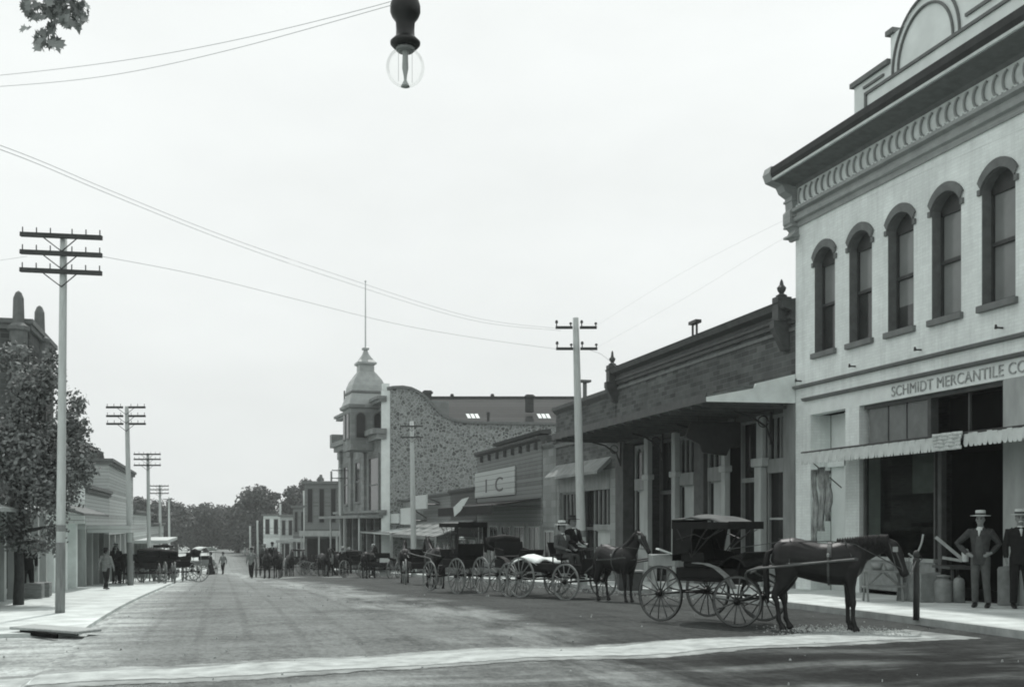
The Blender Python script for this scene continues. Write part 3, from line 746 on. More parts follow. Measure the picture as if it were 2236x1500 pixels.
# storefront of the block
def windowbay(parent, a, b, zs, nm=3, arched=True, panel='shoplight', glass='shopglass', lower='panel', trim='shopwood'):
    """zs = (ground, sill, rail, transom_bottom, top) ; a<b along the street"""
    zg, zsill, zrail, ztb, zt = zs
    f = MB(); o0, o1 = -.12, -.26
    fbox(f, a, a + .08, zg, zt, o0, o1); fbox(f, b - .08, b, zg, zt, o0, o1)
    fbox(f, a + .08, b - .08, zt - .08, zt, o0, o1)
    fbox(f, a + .08, b - .08, zrail, ztb, o0 + .05, o1)
    fbox(f, a + .08, b - .08, zg, zsill, o0 + .03, o1)
    fbox(f, a + .06, b - .06, zsill, zsill + .06, o0 + .1, o1)
    wdt = (b - a - .16) / nm
    for i in range(1, nm):
        c = a + .08 + wdt * i; fbox(f, c - .03, c + .03, ztb, zt - .08, o0 - .01, o1)
    if arched:
        for i in range(nm):
            c0 = a + .08 + wdt * i; c1 = c0 + wdt
            for sgn, e in ((1, c0), (-1, c1)):
                f.prism([(e, zt - .08), (e, zt - .08 - wdt * .5), (e + sgn * wdt * .12, zt - .08 - wdt * .22), (e + sgn * wdt * .5, zt - .08)], 'x', FX - o0 + .02, FX - o1)
    w = f.build('window', trim, parent)
    p = MB(); fbox(p, a + .05, b - .05, ztb, zt, -.2, -.22); p.build('transom_pane', glass, w)
    p = MB(); fbox(p, a + .05, b - .05, zsill, zrail, -.2, -.22)
    if lower == 'panel':
        p.build('window_blind', panel, w)
        q_ = MB(); c = a + (b - a) * .12; fbox(q_, b - .28, b - .1, zsill + .9, zrail - .05, -.19, -.2); q_.build('lower_pane', glass, w)
    else:
        p.build('lower_pane', glass, w)
        q_ = MB(); zm = (zsill + zrail) / 2 - .2; fbox(q_, a + .08, b - .08, zm, zm + .06, -.14, -.2)
        fbox(q_, a + .22, a + .26, zsill, zrail, -.14, -.2); q_.build('glazing_bar', 'shoplight', w)
    return w
def doorbay(parent, a, b, zg, zh, zt, dark='shopglass', trim='shopwood', rec=-.5):
    f = MB(); fbox(f, a, a + .07, zg, zt, rec + .1, rec - .1); fbox(f, b - .07, b, zg, zt, rec + .1, rec - .1)
    fbox(f, a + .07, b - .07, zh, zh + .14, rec + .08, rec - .1); fbox(f, a + .07, b - .07, zt - .1, zt, rec + .08, rec - .1)
    fbox(f, a + .07, b - .07, zg, zg + .7, rec + .02, rec - .08)
    d = f.build('door', trim, parent)
    p = MB(); fbox(p, a + .05, b - .05, zg + .7, zt - .1, rec - .02, rec - .04); p.build('door_pane', dark, d)
    k = MB(); k.cyl((FX - rec - .04, b - .16, zg + 1.05), (FX - rec - .1, b - .16, zg + 1.05), .03, n=6); k.build('handle', 'brass', d)
zt = 4.85
mb = MB()
for a, b in ((1712, 1737), (1515, 1536), (1345, 1362)):
    fbox(mb, s1(b), s1(a), -1.2, 5.05, .02, -.4)
pr = mb
mb = MB(); fbox(mb, D1 + .02, s1(1712), -1.2, 5.05, .03, -.4); mb.build('pier', 'shopwood', Bk)
mb = MB(); fbox(mb, s1(1536), s1(1515), -1.2, 5.05, .0, -.4); mb.build('pier', 'shopdark', Bk)
mb = MB(); fbox(mb, s1(1362), D2 - .01, -1.2, 5.05, .03, -.4); mb.build('pier', 'shopdark', Bk)
mb = MB(); fbox(mb, D1 + .02, D2 - .02, 4.82, 5.05, -.02, -.5); mb.build('lintel', 'shopdark', Bk)
Z = (-1.0, .75, 3.12, 3.52, zt)
def off(z, ds): return tuple(q + ds for q in z)
windowbay(Bk, s1(1710), s1(1668), (-1, .85, 3.15, 3.55, zt), lower='glass')
windowbay(Bk, s1(1578), s1(1538), (-1, .6, 3.05, 3.5, zt - .1))
windowbay(Bk, s1(1512), s1(1476), (-1, .45, 3.0, 3.42, zt - .15))
windowbay(Bk, s1(1410), s1(1380), (-1, .3, 2.95, 3.38, zt - .2), nm=2)
doorbay(Bk, s1(1640), s1(1592), -.6, 2.95, zt)
doorbay(Bk, s1(1462), s1(1418), -.9, 2.75, zt - .1, trim='shopdark')
for px in (1660,):
    mb = MB(); fbox(mb, s1(px + 7), s1(px - 7), -.8, 3.35, .1, -.12); fbox(mb, s1(px + 12), s1(px - 12), 3.35, 3.6, .14, -.14); fbox(mb, s1(px + 5), s1(px - 8), 3.6, 4.85, .02, -.12); fbox(mb, s1(px + 10), s1(px - 10), -.8, .3, .13, -.14)
    mb.build('column', 'shoplight', Bk, bevel=.02)
for px in (1583, 1474, 1414):
    mb = MB(); fbox(mb, s1(px + 4), s1(px - 4), -1, 4.85, .08, -.12); fbox(mb, s1(px + 7), s1(px - 7), 3.3, 3.5, .12, -.14); mb.build('column', 'shoplight', Bk, bevel=.02)
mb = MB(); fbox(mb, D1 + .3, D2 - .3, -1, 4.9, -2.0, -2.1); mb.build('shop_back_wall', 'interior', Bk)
# porch roof: shed roof on brackets, white boarded end toward the camera
PXo = 12.67
mb = MB(); pz = 5.05
e = D1 + .03
mb.prism([(FX, 5.04), (PXo, 4.98), (PXo, 5.14), (FX, 5.78)], 'y', e + .04, D2 - .05); pr_ = mb.build('porch_roof', 'soffit', Bk)
mb = MB(); mb.box(PXo - .05, PXo, e, D2, 4.96, 5.2); mb.build('porch_fascia', 'dcornice', Bk)
mb = MB(); mb.prism([(FX, 5.0), (PXo - .03, 4.97), (PXo - .03, 5.09), (FX - 1.25, 5.37), (FX - 1.2, 5.5), (FX, 5.8)], 'y', e - .02, e + .035); mb.build('porch_end_board', 'white_paint', Bk)
mb = MB(); s_ = e + .4
while s_ < D2: mb.box(PXo + .05, FX - .02, s_, s_ + .06, 4.88, 4.975); s_ += .75
mb.build('porch_rafters', 'shopdark', Bk)
for s_ in (D1 + 1.3, D1 + 5.4, D1 + 9.3, D2 - .6):
    mb = MB(); pts = [(FX - .04, s_, 4.0), (FX - .2, s_, 4.45), (FX - .7, s_, 4.75), (FX - 1.2, s_, 4.86)]
    mb.tube(pts, .035); mb.box(FX - .08, FX - .02, s_ - .04, s_ + .04, 3.95, 4.88); mb.tube([(FX - .3 + .16 * math.cos(k * .6), s_, 4.6 + .16 * math.sin(k * .6)) for k in range(11)], .02, 5)
    mb.build('porch_bracket', 'iron', Bk)
# hanging sign under the porch, dark ornate board
hs = thing('hanging_sign', (0, 0, 0), 0, 'dark ornate projecting sign hanging under the porch roof of the brick block', 'sign')
mb = MB(); sx = D1 + 3.0
mb.prism([(FX - .15, 4.75), (FX - 1.75, 4.7), (FX - 1.95, 4.25), (FX - 1.5, 4.05), (FX - 1.4, 3.8), (FX - .6, 3.72), (FX - .5, 3.95), (FX - .15, 4.0)], 'y', sx, sx + .12)
mb.build('sign_board', 'iron', hs, bevel=.02)
mb = MB(); mb.tube([(FX - .3, sx + .06, 4.9), (FX - .3, sx + .06, 4.7)], .02); mb.tube([(FX - 1.5, sx + .06, 4.9), (FX - 1.5, sx + .06, 4.68)], .02); mb.build('hanger', 'iron', hs)

# narrower extension with its own hooded shopfront
Bx = thing('narrow_brick_shop', (0, 0, 0), 0, 'narrow dark brick shop with hooded window just beyond the porch roof', 'building')
mb = MB(); fbox(mb, D2 + .01, D3, 3.9, 6.85, .02, -.3); mb.build('brick_wall', 'dbrick', Bx)
body(Bx, D2 + .02, D3, 6.7, zb=-4, off=2.2)
profile([(-.3, 6.8), (.05, 6.8), (.2, 6.95), (.22, 7.1), (-.3, 7.16)], D2 + .11, D3 + .05).build('cornice', 'dcornice', Bx)
profile([(0, 5.2), (.1, 5.22), (.12, 5.36), (0, 5.4)], D2 + .02, D3).build('string_course', 'hood', Bx)
profile([(0, 4.2), (.55, 3.72), (.62, 3.7), (.62, 3.82), (0, 4.42)], D2 + .5, D3 - .05).build('window_hood', 'canvas_grey', Bx)
mb = MB(); fbox(mb, D2 + .02, D2 + .7, -1.6, 3.9, 0, -.35); fbox(mb, D3 - .45, D3, -1.8, 3.9, 0, -.35); mb.build('pier', 'ashlar', Bx)
mb = MB(); fbox(mb, D2 + .03, D3 - .03, -3, 3.9, -1.6, -1.7); mb.build('shop_back_wall', 'interior', Bx)
a, b = D2 + .75, D3 - .5; w3 = (b - a) / 3
windowbay(Bx, a, a + w3, (-1.5, -.2, 1.4, 1.65, 3.2), nm=4, arched=False)
windowbay(Bx, b - w3 * 1.05, b, (-1.7, -.3, 1.4, 1.65, 3.1), nm=4, arched=False)
doorbay(Bx, a + w3 + .05, b - w3 * 1.05 - .05, -1.6, 1.4, 3.3, trim='shopdark')
mb = MB(); fbox(mb, a, b, 3.1, 3.9, .0, -.3); mb.build('fascia_board', 'shopwood', Bx)
mb = MB(); mb.cyl((FX + 1, S(1277, FX + 1), 6.5), (FX + 1, S(1277, FX + 1), 8.2), .1, n=8); mb.box(FX + .75, FX + 1.25, S(1277, FX + 1) - .2, S(1277, FX + 1) + .2, 8.2, 8.3); mb.build('chimney', 'hood', Bx)

# ------------------------------------------------------------------ wooden false front with white sign
def simple_shop(name, pa, pb, label, mat, zt_, ground_drop=True, cor=.2, awn=None, sidemat=None, step=None, win=4, depth=14, X0=FX, side=1, door=True, zl=2.6, corn='shopdark'):
    """pb<pa on the right; facade from pixel columns"""
    sa, sb = sorted((S(pa, X0), S(pb, X0)))
    gz = g((sa + sb) / 2)
    t = thing(name, (0, 0, 0), 0, label, 'building')
    mb = MB(); fbox(mb, sa, sb, gz + zl, zt_, 0, -.25, side, X0)
    mb.build('front_wall', mat, t)
    mb = MB(); mb.box(X0 + side * .25, X0 + side * depth, sa + .02, sb - .02, gz - 1.0, zt_ - .7); mb.build('side_wall', sidemat or mat, t)
    if cor:
        mb = MB(); mb.prism([(X0 - side * o_, z) for o_, z in ((-.25, zt_), (.05, zt_), (cor, zt_ + .12), (cor + .04, zt_ + .24), (-.25, zt_ + .28))], 'y', sa - .05, sb + .05); mb.build('cornice', corn, t)
    n = win
    wdt = (sb - sa) / n
    wl = MB(); fbox(wl, sa + .02, sb - .02, gz - .8, gz + zl, -.05, -.25, side, X0); wl.build('lower_wall', 'shopwood', t)
    for i in range(n):
        a = sa + wdt * i + wdt * .14; b = sa + wdt * (i + 1) - wdt * .14
        isd = (i == n // 2) and door
        f = MB()
        z0_ = gz + (.05 if isd else .6); z1_ = gz + zl - .15
        fbox(f, a, a + .06, z0_, z1_, .03, -.04, side, X0); fbox(f, b - .06, b, z0_, z1_, .03, -.04, side, X0)
        fbox(f, a + .06, b - .06, z1_ - .07, z1_, .03, -.04, side, X0); fbox(f, a + .06, b - .06, z0_, z0_ + .08, .03, -.04, side, X0)
        fbox(f, (a + b) / 2 - .02, (a + b) / 2 + .02, z0_ + .08, z1_ - .07, .02, -.03, side, X0)
        o = f.build('door' if isd else 'window', 'shoplight', t)
        p = MB(); fbox(p, a + .06, b - .06, z0_ + .08, z1_ - .07, -.01, -.045, side, X0); p.build('door_pane' if isd else 'pane', 'shopglass', o)
    return t, sa, sb, gz
def awning(label, sa, sb, zin, zout, proj, mat, X0=FX, side=1, val=.22, posts=False, gz=-1):
    t = thing('awning', (0, 0, 0), 0, label, 'awning')
    mb = MB(); ns = 10
    for i in range(ns):
        a = sa + (sb - sa) * i / ns; b = sa + (sb - sa) * (i + 1) / ns
        for j in range(4):
            def P(s_, u):
                sag = -.10 * math.sin(math.pi * u) * (0.6 + .4 * math.sin(s_ * 1.9))
                return (X0 - side * proj * u, s_, zin + (zout - zin) * u + sag)
            u0, u1 = j / 4, (j + 1) / 4
            mb.add([P(a, u0), P(b, u0), P(b, u1), P(a, u1)], [(0, 1, 2, 3)])
    o = mb.build('canopy', mat, t, smooth=True, fix=False); s_ = o.modifiers.new('s', 'SOLIDIFY'); s_.thickness = .03
    if val:
        mb = MB(); nv = int((sb - sa) / .3)
        for i in range(nv):
            a = sa + (sb - sa) * i / nv; b = sa + (sb - sa) * (i + 1) / nv; x = X0 - side * (proj + .01)
            mb.add([(x, a, zout), (x, b, zout), (x, b, zout - val * .7), (x, (a + b) / 2, zout - val), (x, a, zout - val * .7)], [(0, 1, 2, 3, 4)])
        o = mb.build('valance', mat, t, fix=False); s_ = o.modifiers.new('s', 'SOLIDIFY'); s_.thickness = .015
    mb = MB(); mb.tube([(X0 - side * proj, sa, zout), (X0 - side * proj, sb, zout)], .03)
    for s_ in (sa, sb): mb.tube([(X0, s_, zout - .1), (X0 - side * proj, s_, zout)], .02)
    mb.build('awning_frame', 'iron', t)
    if posts:
        for s_ in (sa, (sa + sb) / 2, sb):
            mb = MB(); xx = X0 - side * (proj - .08); mb.cyl((xx, s_, g(s_)), (xx, s_, zout), .06, n=8); mb.build('post', 'shoplight', t)
    return t
t3, a3, b3, g3 = simple_shop('weatherboard_shop', 1183, 1042, 'grey weatherboard false front shop carrying a white painted sign', 'board_grey', 5.75, win=5, sidemat='board_dark', zl=3.0)
sgn = MB(); fbox(sgn, S(1127, FX), S(1040, FX), 3.25, 4.75, .09, .03); ws = sgn.build('white_sign', 'sign_white')
tag(ws, 'white boarded sign with dark capital letters on the false front', 'sign')
for i in range(9):
    s_ = S(1190 - i * 17, FX); mb = MB()
    fbox(mb, s_ - .05, s_ + .05, 5.35, 5.72, .18, 0); mb.build('cornice_bracket', 'shopdark', t3)
lt = text_obj('lettering', 'I  C', 1.15, 'frame', None, (FX - .1, S(1062, FX), 3.5), (R(90), 0, R(-90)), .01, 2.4)
lt.parent = ws
# stepped piece rising behind the false front
mb = MB(); fbox(mb, S(1185, FX + 2), S(1092, FX + 2), 5.0, 6.6, .02, -3, 1, FX + 2); mb.prism([(FX + 2.3, 6.6), (FX + 1.7, 6.62), (FX + 1.6, 6.8), (FX + 2.3, 6.9)], 'y', S(1192, FX + 2), S(1088, FX + 2)); mb.build('upper_block', 'board_dark', t3)
nb, na_, nb_, ng = simple_shop('stone_shop', 1214, 1185, 'narrow pale stone frontage squeezed between brick shop and false front', 'ashlar', 5.3, win=1, cor=.15, zl=2.5, corn='hood')
awning('long dark canvas awning in front of the white sign shop', a3 + .1, b3 - .3, 2.95, 2.6, 2.5, 'canvas_dark', val=.55)
# pale canvas hung from the awning's far corner
mb = MB(); zc = 60
P = [(992, 1128), (990, 1108), (1008, 1090), (1024, 1085), (1014, 1103), (1005, 1116), (996, 1124)]
vs = []
for q in P:
    x, y = at(q[0], zc); vs.append((x, y, zat(q[1], zc)))
mb.add(vs, [tuple(range(len(vs)))]); o = mb.build('canvas_flap', 'white_paint', fix=False); s_ = o.modifiers.new('s', 'SOLIDIFY'); s_.thickness = .12
tag(o, 'bright white canvas flap at the far end of the dark awning', 'canvas flap')

# three low frame shops running on to the stone building
t4, a4, b4, g4 = simple_shop('low_frame_shop', 1040, 985, 'low dark frame shop next beyond the white sign false front', 'board_dark', 3.7, win=3, zl=2.5)
t5, a5, b5, g5 = simple_shop('bracketed_shop', 984, 925, 'grey one storey shop with small bracketed parapet left of the low dark shop', 'board_grey', 3.6, win=3, zl=2.5, corn='hood')
t6, a6, b6, g6 = simple_shop('corner_stone_shop', 924, 846, 'pale rendered low shop against the rubble stone wall', 'ashlar', 3.5, win=4, zl=2.4, corn='hood')
awning('slanting grey awning beside the tall white pole', a4 + .2, b5 - .5, 1.9, .85, 2.6, 'canvas_grey', val=.2, posts=True)
awning('pale flat awning before the low stone shop', a6 + .2, b6 - .5, 1.35, .95, 2.6, 'canvas', val=.18, posts=True)
for nm, (pa, pb), (z0_, z1_), lab in (('pale_sign_board', (932, 905), (2.75, 3.75), 'small pale sign board above the bracketed shop roof'),
                               ('long_sign_board', (872, 825), (1.7, 2.5), 'long pale sign board on the low stone shop'),
                               ('square_sign_board', (905, 876), (1.6, 2.9), 'squarish pale sign board left of the tall pole')):
    mb = MB(); L_ = FX - 1.0; mb.box(L_ - .06, L_ + .06, S(pa, L_), S(pb, L_), z0_, z1_)
    o = mb.build(nm, 'canvas'); tag(o, lab, 'sign')
    mb = MB()
    for s_ in (S(pa, L_) + .3, S(pb, L_) - .3): mb.tube([(L_ + .05, s_, z0_ + .3), (FX + .3, s_, z0_ + .3)], .04); mb.tube([(L_ + .05, s_, z1_ - .2), (FX + .3, s_, z0_ + .3)], .04)
    mb.build('sign_bracket', 'iron', o)

# ------------------------------------------------------------------ stone corner building with the domed tower
T = thing('tower_building', (0, 0, 0), 0, 'rubble stone corner building with pale domed tower, flagpole and curved gable', 'building')
C0 = Vector(at(835, 95)); C1 = Vector(at(742, 113)); u = (C1 - C0).normalized(); flen = (C1 - C0).length
sd = Vector((CP, SP)) * 1.0; sd = Vector(c2w(1, .04)).normalized()   # direction of the side wall
gT = g(C0.y)
def TP(px, py, zc=95): return ((px - 835) / F * zc, zat(py, zc))
curve = [(835, 850), (848, 847), (870, 846), (888, 849), (905, 857), (920, 868), (933, 883), (945, 896), (958, 907), (975, 916), (995, 921), (1020, 923), (1300, 927)]
poly = [TP(*q) for q in curve] + [(TP(1300, 900)[0], gT - 1), (0, gT - 1)]
def wallpoly(name, poly, mat, parent, base, d, n0, n1):
    nrm = Vector((-d.y, d.x)); mb = MB(); n = len(poly); vs = []
    for o_ in (n0, n1):
        for p_, z_ in poly:
            q = base + d * p_ + nrm * o_; vs.append((q.x, q.y, z_))
    mb.add(vs, [tuple(range(n)), tuple(range(2 * n - 1, n - 1, -1))] + [(i, (i + 1) % n, (i + 1) % n + n, i + n) for i in range(n)])
    return mb.build(name, mat, parent)
wallpoly('side_wall', poly, 'stone', T, C0 + sd * .4, sd, 0, .5)
cap = MB(); pts = []
nr = Vector((-sd.y, sd.x))
for q in curve:
    p_, z_ = TP(*q); w_ = C0 + sd * (p_ + .4) + nr * .2; pts.append((w_.x, w_.y, z_ + .06))
for p_, q_ in zip(pts, pts[1:]): cap.obox(p_, q_, .8, .22)
cap.build('gable_coping', 'hood', T)
wallpoly('quoins', [(0, gT), (.75, gT), (.75, TP(0, 850)[1] - .1), (0, TP(0, 850)[1] - .1)], 'cream', T, C0 - sd * .1, sd, -.06, .3)
# roof behind the wall
rb = MB(); zr = zat(869, 106); ze = zat(930, 95)
def RP(px, zc, z): x, y = at(px, zc); return (x, y, z)
rb.add([RP(905, 95.6, ze - 1), RP(1290, 96, ze - 1), RP(1262, 106, zr), RP(925, 106, zr), RP(905, 117, ze - 1), RP(1290, 117, ze - 1)], [(0, 1, 2, 3), (3, 2, 5, 4), (0, 3, 4), (1, 5, 2)])
rb.build('roof', 'slate', T)
rc = MB(); rc.obox(RP(922, 106, zr + .05), RP(1262, 106, zr + .05), .4, .2); rc.build('roof_ridge', 'roof_dark', T)
def chim(px, py0, py1, zc, w, mat='sidebrick', name='chimney'):
    x, y = at(px, zc); mb = MB(); z0_, z1_ = zat(py1, zc), zat(py0, zc)
    mb.box(x - w, x + w, y - w, y + w, z0_, z1_); mb.box(x - w * 1.3, x + w * 1.3, y - w * 1.3, y + w * 1.3, z1_ - .3, z1_ - .1); mb.build(name, mat, T)
chim(1156, 862, 900, 101, .32); chim(933, 853, 888, 101, .34); chim(987, 860, 872, 106, .12, 'iron', 'roof_vent'); chim(1075, 860, 872, 106, .12, 'iron', 'roof_vent'); chim(1066, 900, 922, 97, .1, 'iron', 'roof_vent')
for p0 in (1018, 1173):
    mb = MB()
    for k in range(3):
        q = p0 + k * 9.5
        lo, hi = 100.5, 101.6
        def rz(zc): return ze - 1 + (zr - ze + 1) * (zc - 95.8) / 10.2 + .06
        mb.add([RP(q + 4, lo, rz(lo)), RP(q + 11, lo, rz(lo)), RP(q + 6, hi, rz(hi)), RP(q - 1, hi, rz(hi))], [(0, 1, 2, 3)])
    o = mb.build('skylight', 'white_paint', T, fix=False); s_ = o.modifiers.new('s', 'SOLIDIFY'); s_.thickness = .08
# street front
def FP(t_, out): q = C0 + u * t_ - Vector((-u.y, u.x)) * -out; return q
nout = Vector((-u.y, u.x))
if nout.dot(-C0) < 0: nout = -nout
def tpx(px):       # distance along the front from C0 seen at pixel column px
    k = (px - CX) / F
    lo_, hi_ = 0, flen + 6
    for _ in range(40):
        m_ = (lo_ + hi_) / 2; q = C0 + u * m_; xc = q.x * CP - q.y * SP; zc = q.x * SP + q.y * CP
        if xc / zc > k: lo_ = m_
        else: hi_ = m_
    return lo_
def Zf(px, py):
    q = C0 + u * tpx(px); zc = q.x * SP + q.y * CP; return zat(py, zc)
def fpan(mb, t0, t1, z0_, z1_, o0, o1):
    vs = []
    for z in (z0_, z1_):
        for (t_, o_) in ((t0, o0), (t1, o0), (t1, o1), (t0, o1)):
            q = C0 + u * t_ + nout * o_; vs.append((q.x, q.y, z))
    mb.add(vs, [(0, 3, 2, 1), (4, 5, 6, 7), (0, 1, 5, 4), (1, 2, 6, 5), (2, 3, 7, 6), (3, 0, 4, 7)])
zlow = Zf(835, 1122); zmid = Zf(830, 960); ztop = Zf(830, 872)
mb = MB(); fpan(mb, 0, flen, zlow - .2, zmid, 0, -6); mb.build('front_wall', 'ashlar', T)
mb = MB(); fpan(mb, 0, flen * .93, zmid, ztop, -.4, -6); mb.build('attic_wall', 'ashlar', T)
for zz, hh, oo in ((zmid, .9, .9), (ztop - .3, .5, .5), (zlow - .1, .45, .6)):
    mb = MB(); fpan(mb, -.3, flen + .5, zz, zz + hh * .5, oo * .6, -.3); fpan(mb, -.4, flen + .7, zz + hh * .5, zz + hh, oo, -.3)
    if hh == .9:
        fpan(mb, flen - .5, flen + .7, zz + hh, zz + hh + .9, oo, -.3); fpan(mb, flen * .5, flen * .62, zz + hh, zz + hh + .5, oo * .8, -.3)
    mb.build('cornice', 'ashlar', T)
for pa, pb, z0_, z1_ in ((828, 808, 1120, 1000), (788, 778, 1095, 1010), (761, 753, 1100, 1020)):
    t0, t1 = tpx(pa), tpx(pb); f = MB()
    za, zb = Zf((pa + pb) / 2, z0_), Zf((pa + pb) / 2, z1_)
    fpan(f, t0 - .3, t0, za - .2, zb + .3, .12, -.1); fpan(f, t1, t1 + .3, za - .2, zb + .3, .12, -.1); fpan(f, t0, t1, zb, zb + .35, .12, -.1); fpan(f, t0, t1, za - .25, za, .15, -.1); fpan(f, t0, t1, (za + zb) / 2, (za + zb) / 2 + .12, .06, -.1)
    w = f.build('window', 'hood', T); p = MB(); fpan(p, t0, t1, za, zb, .02, -.05); p.build('pane', 'shopglass', w)
for pa, pb in ((800, 793), (771, 765), (748, 744)):
    mb = MB(); fpan(mb, tpx(pa), tpx(pb), zlow, zmid, .25, 0); fpan(mb, tpx(pa) - .1, tpx(pb) + .1, zmid - .8, zmid, .35, 0); mb.build('pilaster', 'ashlar', T)
for pa, pb in ((828, 800), (786, 770)):
    t0, t1 = tpx(pa), tpx(pb); f = MB(); za, zb = Zf(pa, 955), Zf(pa, 895)
    fpan(f, t0, t1, za, zb, -.33, -.45); p = f.build('attic_window', 'shopglass', T)
# ground floor
mb = MB(); fpan(mb, 0, flen, gT - 2, zlow - .2, -.9, -6); mb.build('shop_wall', 'interior', T)
for t_ in [flen * k / 6 for k in range(7)]:
    mb = MB(); fpan(mb, max(0, t_ - .25), t_ + .25, gT - 2, zlow - .2, 0, -.4); mb.build('column', 'ashlar', T)
mb = MB(); fpan(mb, -.2, flen, zlow - .35, zlow - .1, 2.2, 0); mb.build('porch_roof', 'canvas_grey', T)
for t_ in (0.2, flen * .35, flen * .7):
    mb = MB(); q = C0 + u * t_ + nout * 2.0; mb.cyl((q.x, q.y, gT - 1.5), (q.x, q.y, zlow - .3), .08, n=8); mb.build('porch_post', 'pole_white', T)
# the dome
dx, dy = at(798, 99.5)
TW = thing('dome', (dx, dy, 0), math.atan2(u.y, u.x)); TW.parent = T
def sqloft(prof, name, mat, parent, rot=math.pi / 4):
    mb = MB(); vs = []; fs = []
    for hw, z in prof:
        for k in range(4):
            a = rot + k * math.pi / 2; r_ = hw * math.sqrt(2); vs.append((r_ * math.cos(a), r_ * math.sin(a), z))
    for i in range(len(prof) - 1):
        for k in range(4):
            a = 4 * i + k; b = 4 * i + (k + 1) % 4; fs.append((a, b, b + 4, a + 4))
    fs += [(3, 2, 1, 0), tuple(4 * (len(prof) - 1) + k for k in range(4))]
    mb.add(vs, fs); return mb.build(name, mat, parent)
zz = lambda py: zat(py, 99.5)
bpy.data.objects.remove(TW)
TWm = Matrix.Translation((dx, dy, 0)) @ Matrix.Rotation(math.atan2(u.y, u.x), 4, 'Z')
def place(o): 
    o.data.transform(TWm); return o
place(sqloft([(1.7, zz(985)), (1.7, zz(897)), (1.95, zz(894)), (1.98, zz(888))], 'tower', 'ashlar', T))
for rr_k in range(4):
    for off_ in (-.8, .8):
        m3 = TWm @ Matrix.Rotation(rr_k * math.pi / 2, 4, 'Z'); f = MB(m3); f.prism([(off_ - .52, zz(962))] + [(off_ + .52 * math.cos(math.pi - k * math.pi / 8), zz(915) + .5 * math.sin(k * math.pi / 8)) for k in range(9)] + [(off_ + .52, zz(962))], 'y', 1.705, 1.78); o = f.build('tower_window', 'hood', T)
        f = MB(m3); f.prism([(off_ - .4, zz(959))] + [(off_ + .4 * math.cos(math.pi - k * math.pi / 8), zz(915) + .38 * math.sin(k * math.pi / 8)) for k in range(9)] + [(off_ + .4, zz(959))], 'y', 1.782, 1.80); f.build('pane', 'shopglass', o)
place(sqloft([(1.95, zz(893)), (1.9, zz(889)), (1.58, zz(868)), (1.5, zz(862)), (1.54, zz(858)), (1.46, zz(845)), (1.25, zz(832)), (.85, zz(818)), (.66, zz(812))], 'dome', 'metalroof', T))
place(sqloft([(1.52, zz(863)), (1.6, zz(861)), (1.6, zz(858)), (1.5, zz(856))], 'dome_band', 'hood', T))
place(sqloft([(.66, zz(813)), (.66, zz(799)), (.84, zz(797)), (.86, zz(793)), (.6, zz(787)), (.26, zz(774)), (.14, zz(765)), (.28, zz(764)), (.28, zz(760)), (.04, zz(757))], 'lantern', 'metalroof', T))
mb = MB(); mb.loft([(dx, dy, zz(762), .075), (dx, dy, zz(617), .04)], 8); mb.lathe(dx, dy, [(.02, zz(617)), (.1, zz(615)), (.1, zz(614)), (.02, zz(612))], 8); mb.build('flagpole', 'pole_white', T)
x_, y_ = at(752, 103); mb = MB(); mb.cyl((x_, y_, zmid), (x_, y_, zat(853, 103)), .07, n=6); mb.build('finial', 'hood', T)
x_, y_ = at(842, 96); mb = MB(); mb.box(x_ - .3, x_ + .3, y_ - .3, y_ + .3, zat(905, 96), zat(838, 96)); mb.build('corner_chimney', 'cream', T)

# ------------------------------------------------------------------ farther buildings on the right, seen end on
def far_block(name, px0, px1, pyt, zc, label, mat, drop=0, depth=12, roof=True, wins=3, floors=2, sidepx=0, dark=True):
    xa, ya = at(px0, zc); xb, yb = at(px1, zc); gz = g((ya + yb) / 2)
    t = thing(name, (xa, ya, 0), -PHI, label, 'building')
    w = (px1 - px0) / F * zc; zt_ = zat(pyt, zc)
    mb = MB(); mb.box(0, w, 0, depth, gz - 1, zt_); mb.build('wall', mat, t)
    mb = MB(); mb.box(-.3, w + .3, -.3, depth + .3, zt_, zt_ + .3); mb.build('cornice', 'hood', t)
    fh = (zt_ - gz) / floors
    for fl in range(1, floors):
        for i in range(wins):
            a = w * (i + .3) / wins; b = w * (i + .68) / wins; z0_ = gz + fh * fl + .5; z1_ = gz + fh * (fl + 1) - .6
            f = MB(); f.box(a - .1, b + .1, -.06, -.002, z0_ - .1, z1_ + .1); o = f.build('window', 'hood', t); p = MB(); p.box(a, b, -.09, -.061, z0_, z1_); p.build('pane', 'shopglass', o)
    if dark:
        mb = MB(); mb.box(.3, w - .3, -.05, -.004, gz - .5, gz + fh * .72); mb.build('dark_doorway', 'interior', t)
        mb = MB(); mb.box(-.2, w + .2, -2.2, -.06, gz + fh * .78, gz + fh * .9); mb.build('porch_roof', 'shoplight', t)
        for k in range(3):
            mb = MB(); mb.box(w * k / 2 - .08, w * k / 2 + .08, -2.1, -1.95, gz - 1, gz + fh * .78); mb.build('porch_post', 'shoplight', t)
    return t, w, zt_, gz
tA, wA, zA, gA = far_block('two_storey_store', 665, 741, 1056, 128, 'grey two storey store with deep dark doorway left of the tower building', 'board_grey', wins=3)
mb = MB(); mb.add([(-2.5, -.1, zA - 1.6), (0, -.1, zA), (wA, -.1, zA), (wA, 8, zA + .8), (-2.5, 8, zA - 1)], [(0, 1, 2, 3, 4)]); 
mb = MB(); mb.box(wA * .3, wA * .36, 3, 3.5, zA, zA + 1.2); mb.box(wA * .62, wA * .66, 3, 3.4, zA, zA + 1.6); mb.build('chimney', 'hood', tA)
far_block('pale_frame_house', 575, 612, 1126, 175, 'pale frame house with dark gable standing between the far poles', 'board_white', wins=2, dark=False)
